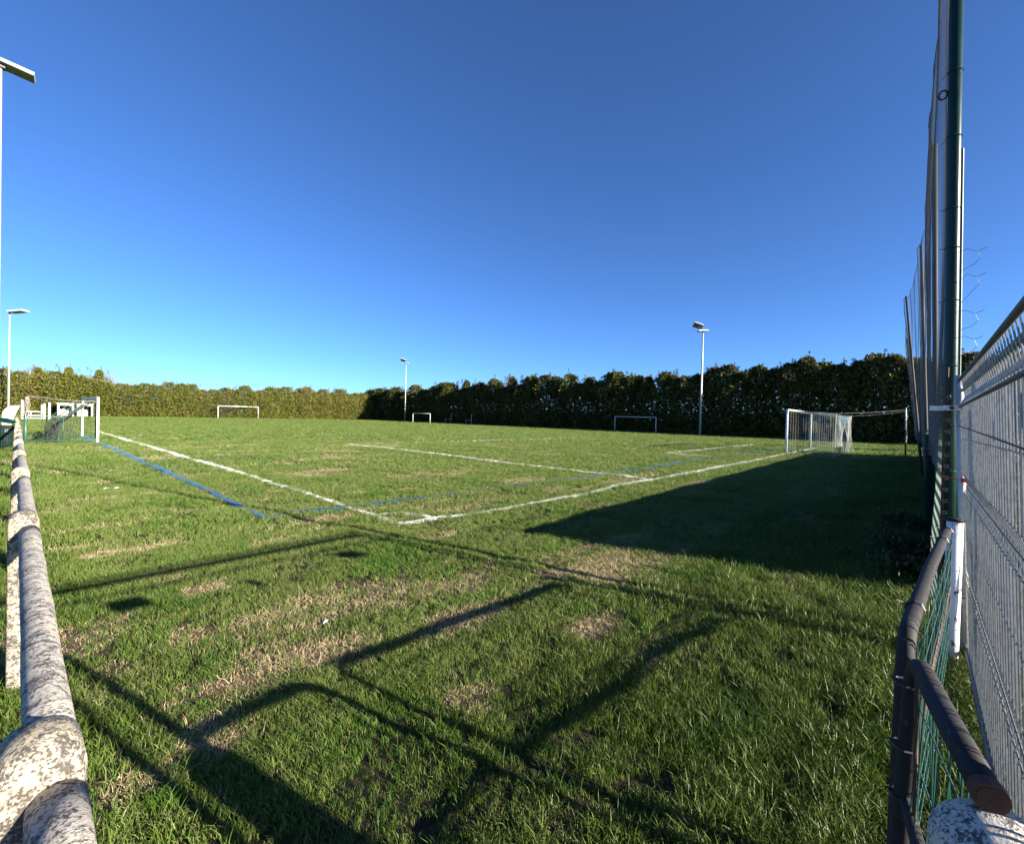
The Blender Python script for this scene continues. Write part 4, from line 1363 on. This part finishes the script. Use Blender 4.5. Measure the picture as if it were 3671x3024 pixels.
def polar_points(g, r0, r1, dens, a0=-62, a1=60):
    """points in the strip of ground the photograph sees, between two distances from the camera"""
    area = math.radians(a1 - a0) * (r1 * r1 - r0 * r0) / 2
    n = int(area * dens)
    r = np.sqrt(r0 * r0 + (r1 * r1 - r0 * r0) * g.random(n))
    a = np.radians(a0 + (a1 - a0) * g.random(n))
    d = CAM_F[None] * np.cos(a)[:, None] + CAM_R[None] * np.sin(a)[:, None]
    return r * d[:, 0], r * d[:, 1]


g = np.random.default_rng(21)
BANDS = [(0.6, 3.2, 2200, .85), (3.2, 7, 1150, .97), (7, 14, 380, 1.35), (14, 28, 62, 2.3), (28, 60, 11, 4.0), (60, 105, 4.5, 6.5)]
TV_G = [tuft(g, 16, .045, .015, .045, .0036, .9) for _ in range(5)]
TV_L = [tuft(g, 15, .05, .035, .095, .0042, .8) for _ in range(4)]
TV_S = [tuft(g, 12, .05, .008, .035, .0045, 1.8) for _ in range(4)]
ax, ay, asc, lx2, ly2, lsc, sx2, sy2, ssc = ([] for _ in range(9))
for (r0, r1, dn, sc) in BANDS:
    px, py = polar_points(g, r0, r1, dn)
    keep = (py > -.26) | (px < 1.0)
    keep &= ~((py < -.26) & (px > 1.0))
    px, py = px[keep], py[keep]
    d = dryness(px, py) * np.clip((40 - np.hypot(px, py)) / 20, 0, 1)
    lu = lush(px, py)
    u = g.random(len(px))
    isdry = u < d * 0.96
    islong = (~isdry) & (g.random(len(px)) < lu * .75)
    isg = ~isdry & ~islong
    thick = fbm(vn3, px, py, .7, 1.1, 3)
    clump = fbm(vn1, px, py, 2.6, 3.4, 3)
    keep2 = g.random(len(px)) < np.clip(.30 + 1.5 * (clump - .25), .25, 1) + (sc > 2)
    px, py, d, lu, thick, clump, isdry, islong, isg = [q_[keep2] for q_ in (px, py, d, lu, thick, clump, isdry, islong, isg)]
    base = sc * (0.45 + 0.55 * thick + .75 * clump) * g.uniform(.7, 1.3, len(px))
    zs = np.minimum(base, 1.6 + .15 * sc)
    S3 = np.stack([base, base, zs * (1 - .35 * d)], -1)
    for m_, A in ((isg, (ax, ay, asc)), (islong, (lx2, ly2, lsc)), (isdry, (sx2, sy2, ssc))):
        A[0].append(px[m_]); A[1].append(py[m_]); A[2].append(S3[m_])
def cat_(l): return np.concatenate(l)
for nm, mt, var, X_, Y_, S_, lb in (('short_grass', 'grass', TV_G, ax, ay, asc, 'short green turf grass covering the pitch'),
                                    ('long_grass', 'grass_long', TV_L, lx2, ly2, lsc, 'longer grass by the right fence and the rail, shade put into its dark green'),
                                    ('dry_grass', 'straw', TV_S, sx2, sy2, ssc, 'dry tan cut grass lying in the worn patches')):
    X_, Y_, S_ = cat_(X_), cat_(Y_), cat_(S_)
    scatter(nm, M[mt], var, X_, Y_, gheight(X_, Y_), S_, lb)
    print(nm, len(X_))
# grass between the barrier and the panel, and strip outside the panel
n = 2600
X_ = g.uniform(1.2, 5.2, n); Y_ = g.uniform(-.75, -.03, n)
S_ = np.stack([g.uniform(.8, 1.3, n)] * 3, -1)
scatter('long_grass', M['grass_long'], TV_L, X_, Y_, np.zeros(n), S_, 'long grass growing up through the wire panel')
n = 2600
X_ = np.concatenate([g.uniform(5.0, 33, n)]); Y_ = -.1 + np.abs(g.normal(0, .22, n)); S_ = np.stack([g.uniform(.9, 1.9, n)] * 3, -1)
scatter('long_grass', M['grass_long'], TV_L, X_, Y_, np.zeros(n), S_, 'long grass along the foot of the green windscreen')
# painted blades along the nearer lines
for (nms, mt, nm2, lb, rmax) in ((('touchline_marking', 'goal_line_marking', 'corner_arc_marking', 'penalty_area_side_marking', 'goal_area_marking', 'penalty_area_front_marking'), 'painted_white', 'white_painted_grass', 'white painted grass blades along the pitch lines', 40),
                           (('small_pitch_side_marking', 'small_pitch_goal_marking'), 'painted_blue', 'blue_painted_grass', 'blue painted grass blades along the small pitch lines', 34)):
    X_, Y_, S_ = [], [], []
    for q in nms:
        pts, w, mtn = LINES[q]
        d = np.array(dense(pts, .01 if mtn != 'line_worn' else .03, 0))
        rr = np.hypot(d[:, 0], d[:, 1])
        worn = 'worn' in mtn
        keep = (rr < rmax) & (g.random(len(d)) < np.clip(9 / rr, .2, 1.0) * ((.35 if 'white' in mtn else .8) if worn else 1))
        th = fbm(vn2, d[:, 0], d[:, 1], 1.7, 1.7, 3)
        keep &= g.random(len(d)) < np.clip((th - .20) * 3.2, .2, 1)
        d = d[keep]; rr = rr[keep]
        d = d + g.normal(0, w * .34, d.shape)
        X_.append(d[:, 0]); Y_.append(d[:, 1]); k_ = np.clip(rr / 10, .9, 1.8) * g.uniform(.8, 1.2, len(rr))
        S_.append(np.stack([k_, k_, np.minimum(k_, 1.5)], -1))
    X_, Y_, S_ = cat_(X_), cat_(Y_), cat_(S_)
    scatter(nm2, M[mt], TV_G, X_, Y_, gheight(X_, Y_), S_, lb)
    print(nm2, len(X_))


# broad-leaved weeds in the turf
def rosette(g):
    vs, fs = [], []
    for k in range(9):
        a = k * .7 + g.uniform(-.2, .2); l = g.uniform(.035, .075); w = l * .28
        c, s = math.cos(a), math.sin(a)
        b = len(vs); h1 = g.uniform(.015, .035)
        for (r_, q, z_) in ((.005, .2, .005), (l * .5, 1, h1), (l, .1, h1 * .7)):
            vs += [(c * r_ - s * w * q, s * r_ + c * w * q, z_), (c * r_ + s * w * q, s * r_ - c * w * q, z_)]
        fs += [(b, b + 1, b + 3, b + 2), (b + 2, b + 3, b + 5, b + 4)]
    return vs, fs


wx, wy = polar_points(g, 1.0, 9, 3.2)
cl_ = fbm(vn1, wx, wy, .8, .8, 3) > .52
wx, wy = wx[cl_], wy[cl_]
S_ = np.stack([g.uniform(.55, 1.0, len(wx))] * 3, -1)
scatter('leafy_weeds', M['grass_long'], [rosette(g) for _ in range(4)], wx, wy, gheight(wx, wy) + .004, S_, 'low broad leaved weeds dotted in the turf', 'weed')
for (x_, y_, lb) in ((1.70, 3.40, 'small white scrap of paper on the bare patch in the foreground'), (1.41, 12.04, 'left of two white scraps on the turf by the rail'), (1.56, 11.97, 'right of two white scraps on the turf by the rail')):
    mb = MB()
    hz_ = float(gheight(np.array([x_]), np.array([y_]))[0]) + .025
    k_ = .022 if y_ < 5 else .05
    mb.add([(x_ - k_, y_, hz_), (x_, y_ - k_ * .5, hz_ + .006), (x_ + k_, y_ + .005, hz_ + .012), (x_ + .1 * k_, y_ + k_ * .6, hz_ + .02),
            (x_ - k_, y_, hz_ - .002), (x_, y_ - k_ * .5, hz_ + .004), (x_ + k_, y_ + .005, hz_ + .010), (x_ + .1 * k_, y_ + k_ * .6, hz_ + .018)],
           [(0, 1, 2, 3), (7, 6, 5, 4), (0, 4, 5, 1), (1, 5, 6, 2), (2, 6, 7, 3), (3, 7, 4, 0)])
    tag(mb.build('paper_scrap', M['plate']), lb, 'litter', 'white scraps on the turf')
print('trees', nR, nL, 'tris', sum(len(p.vertices) - 2 for me in bpy.data.meshes for p in me.polygons))
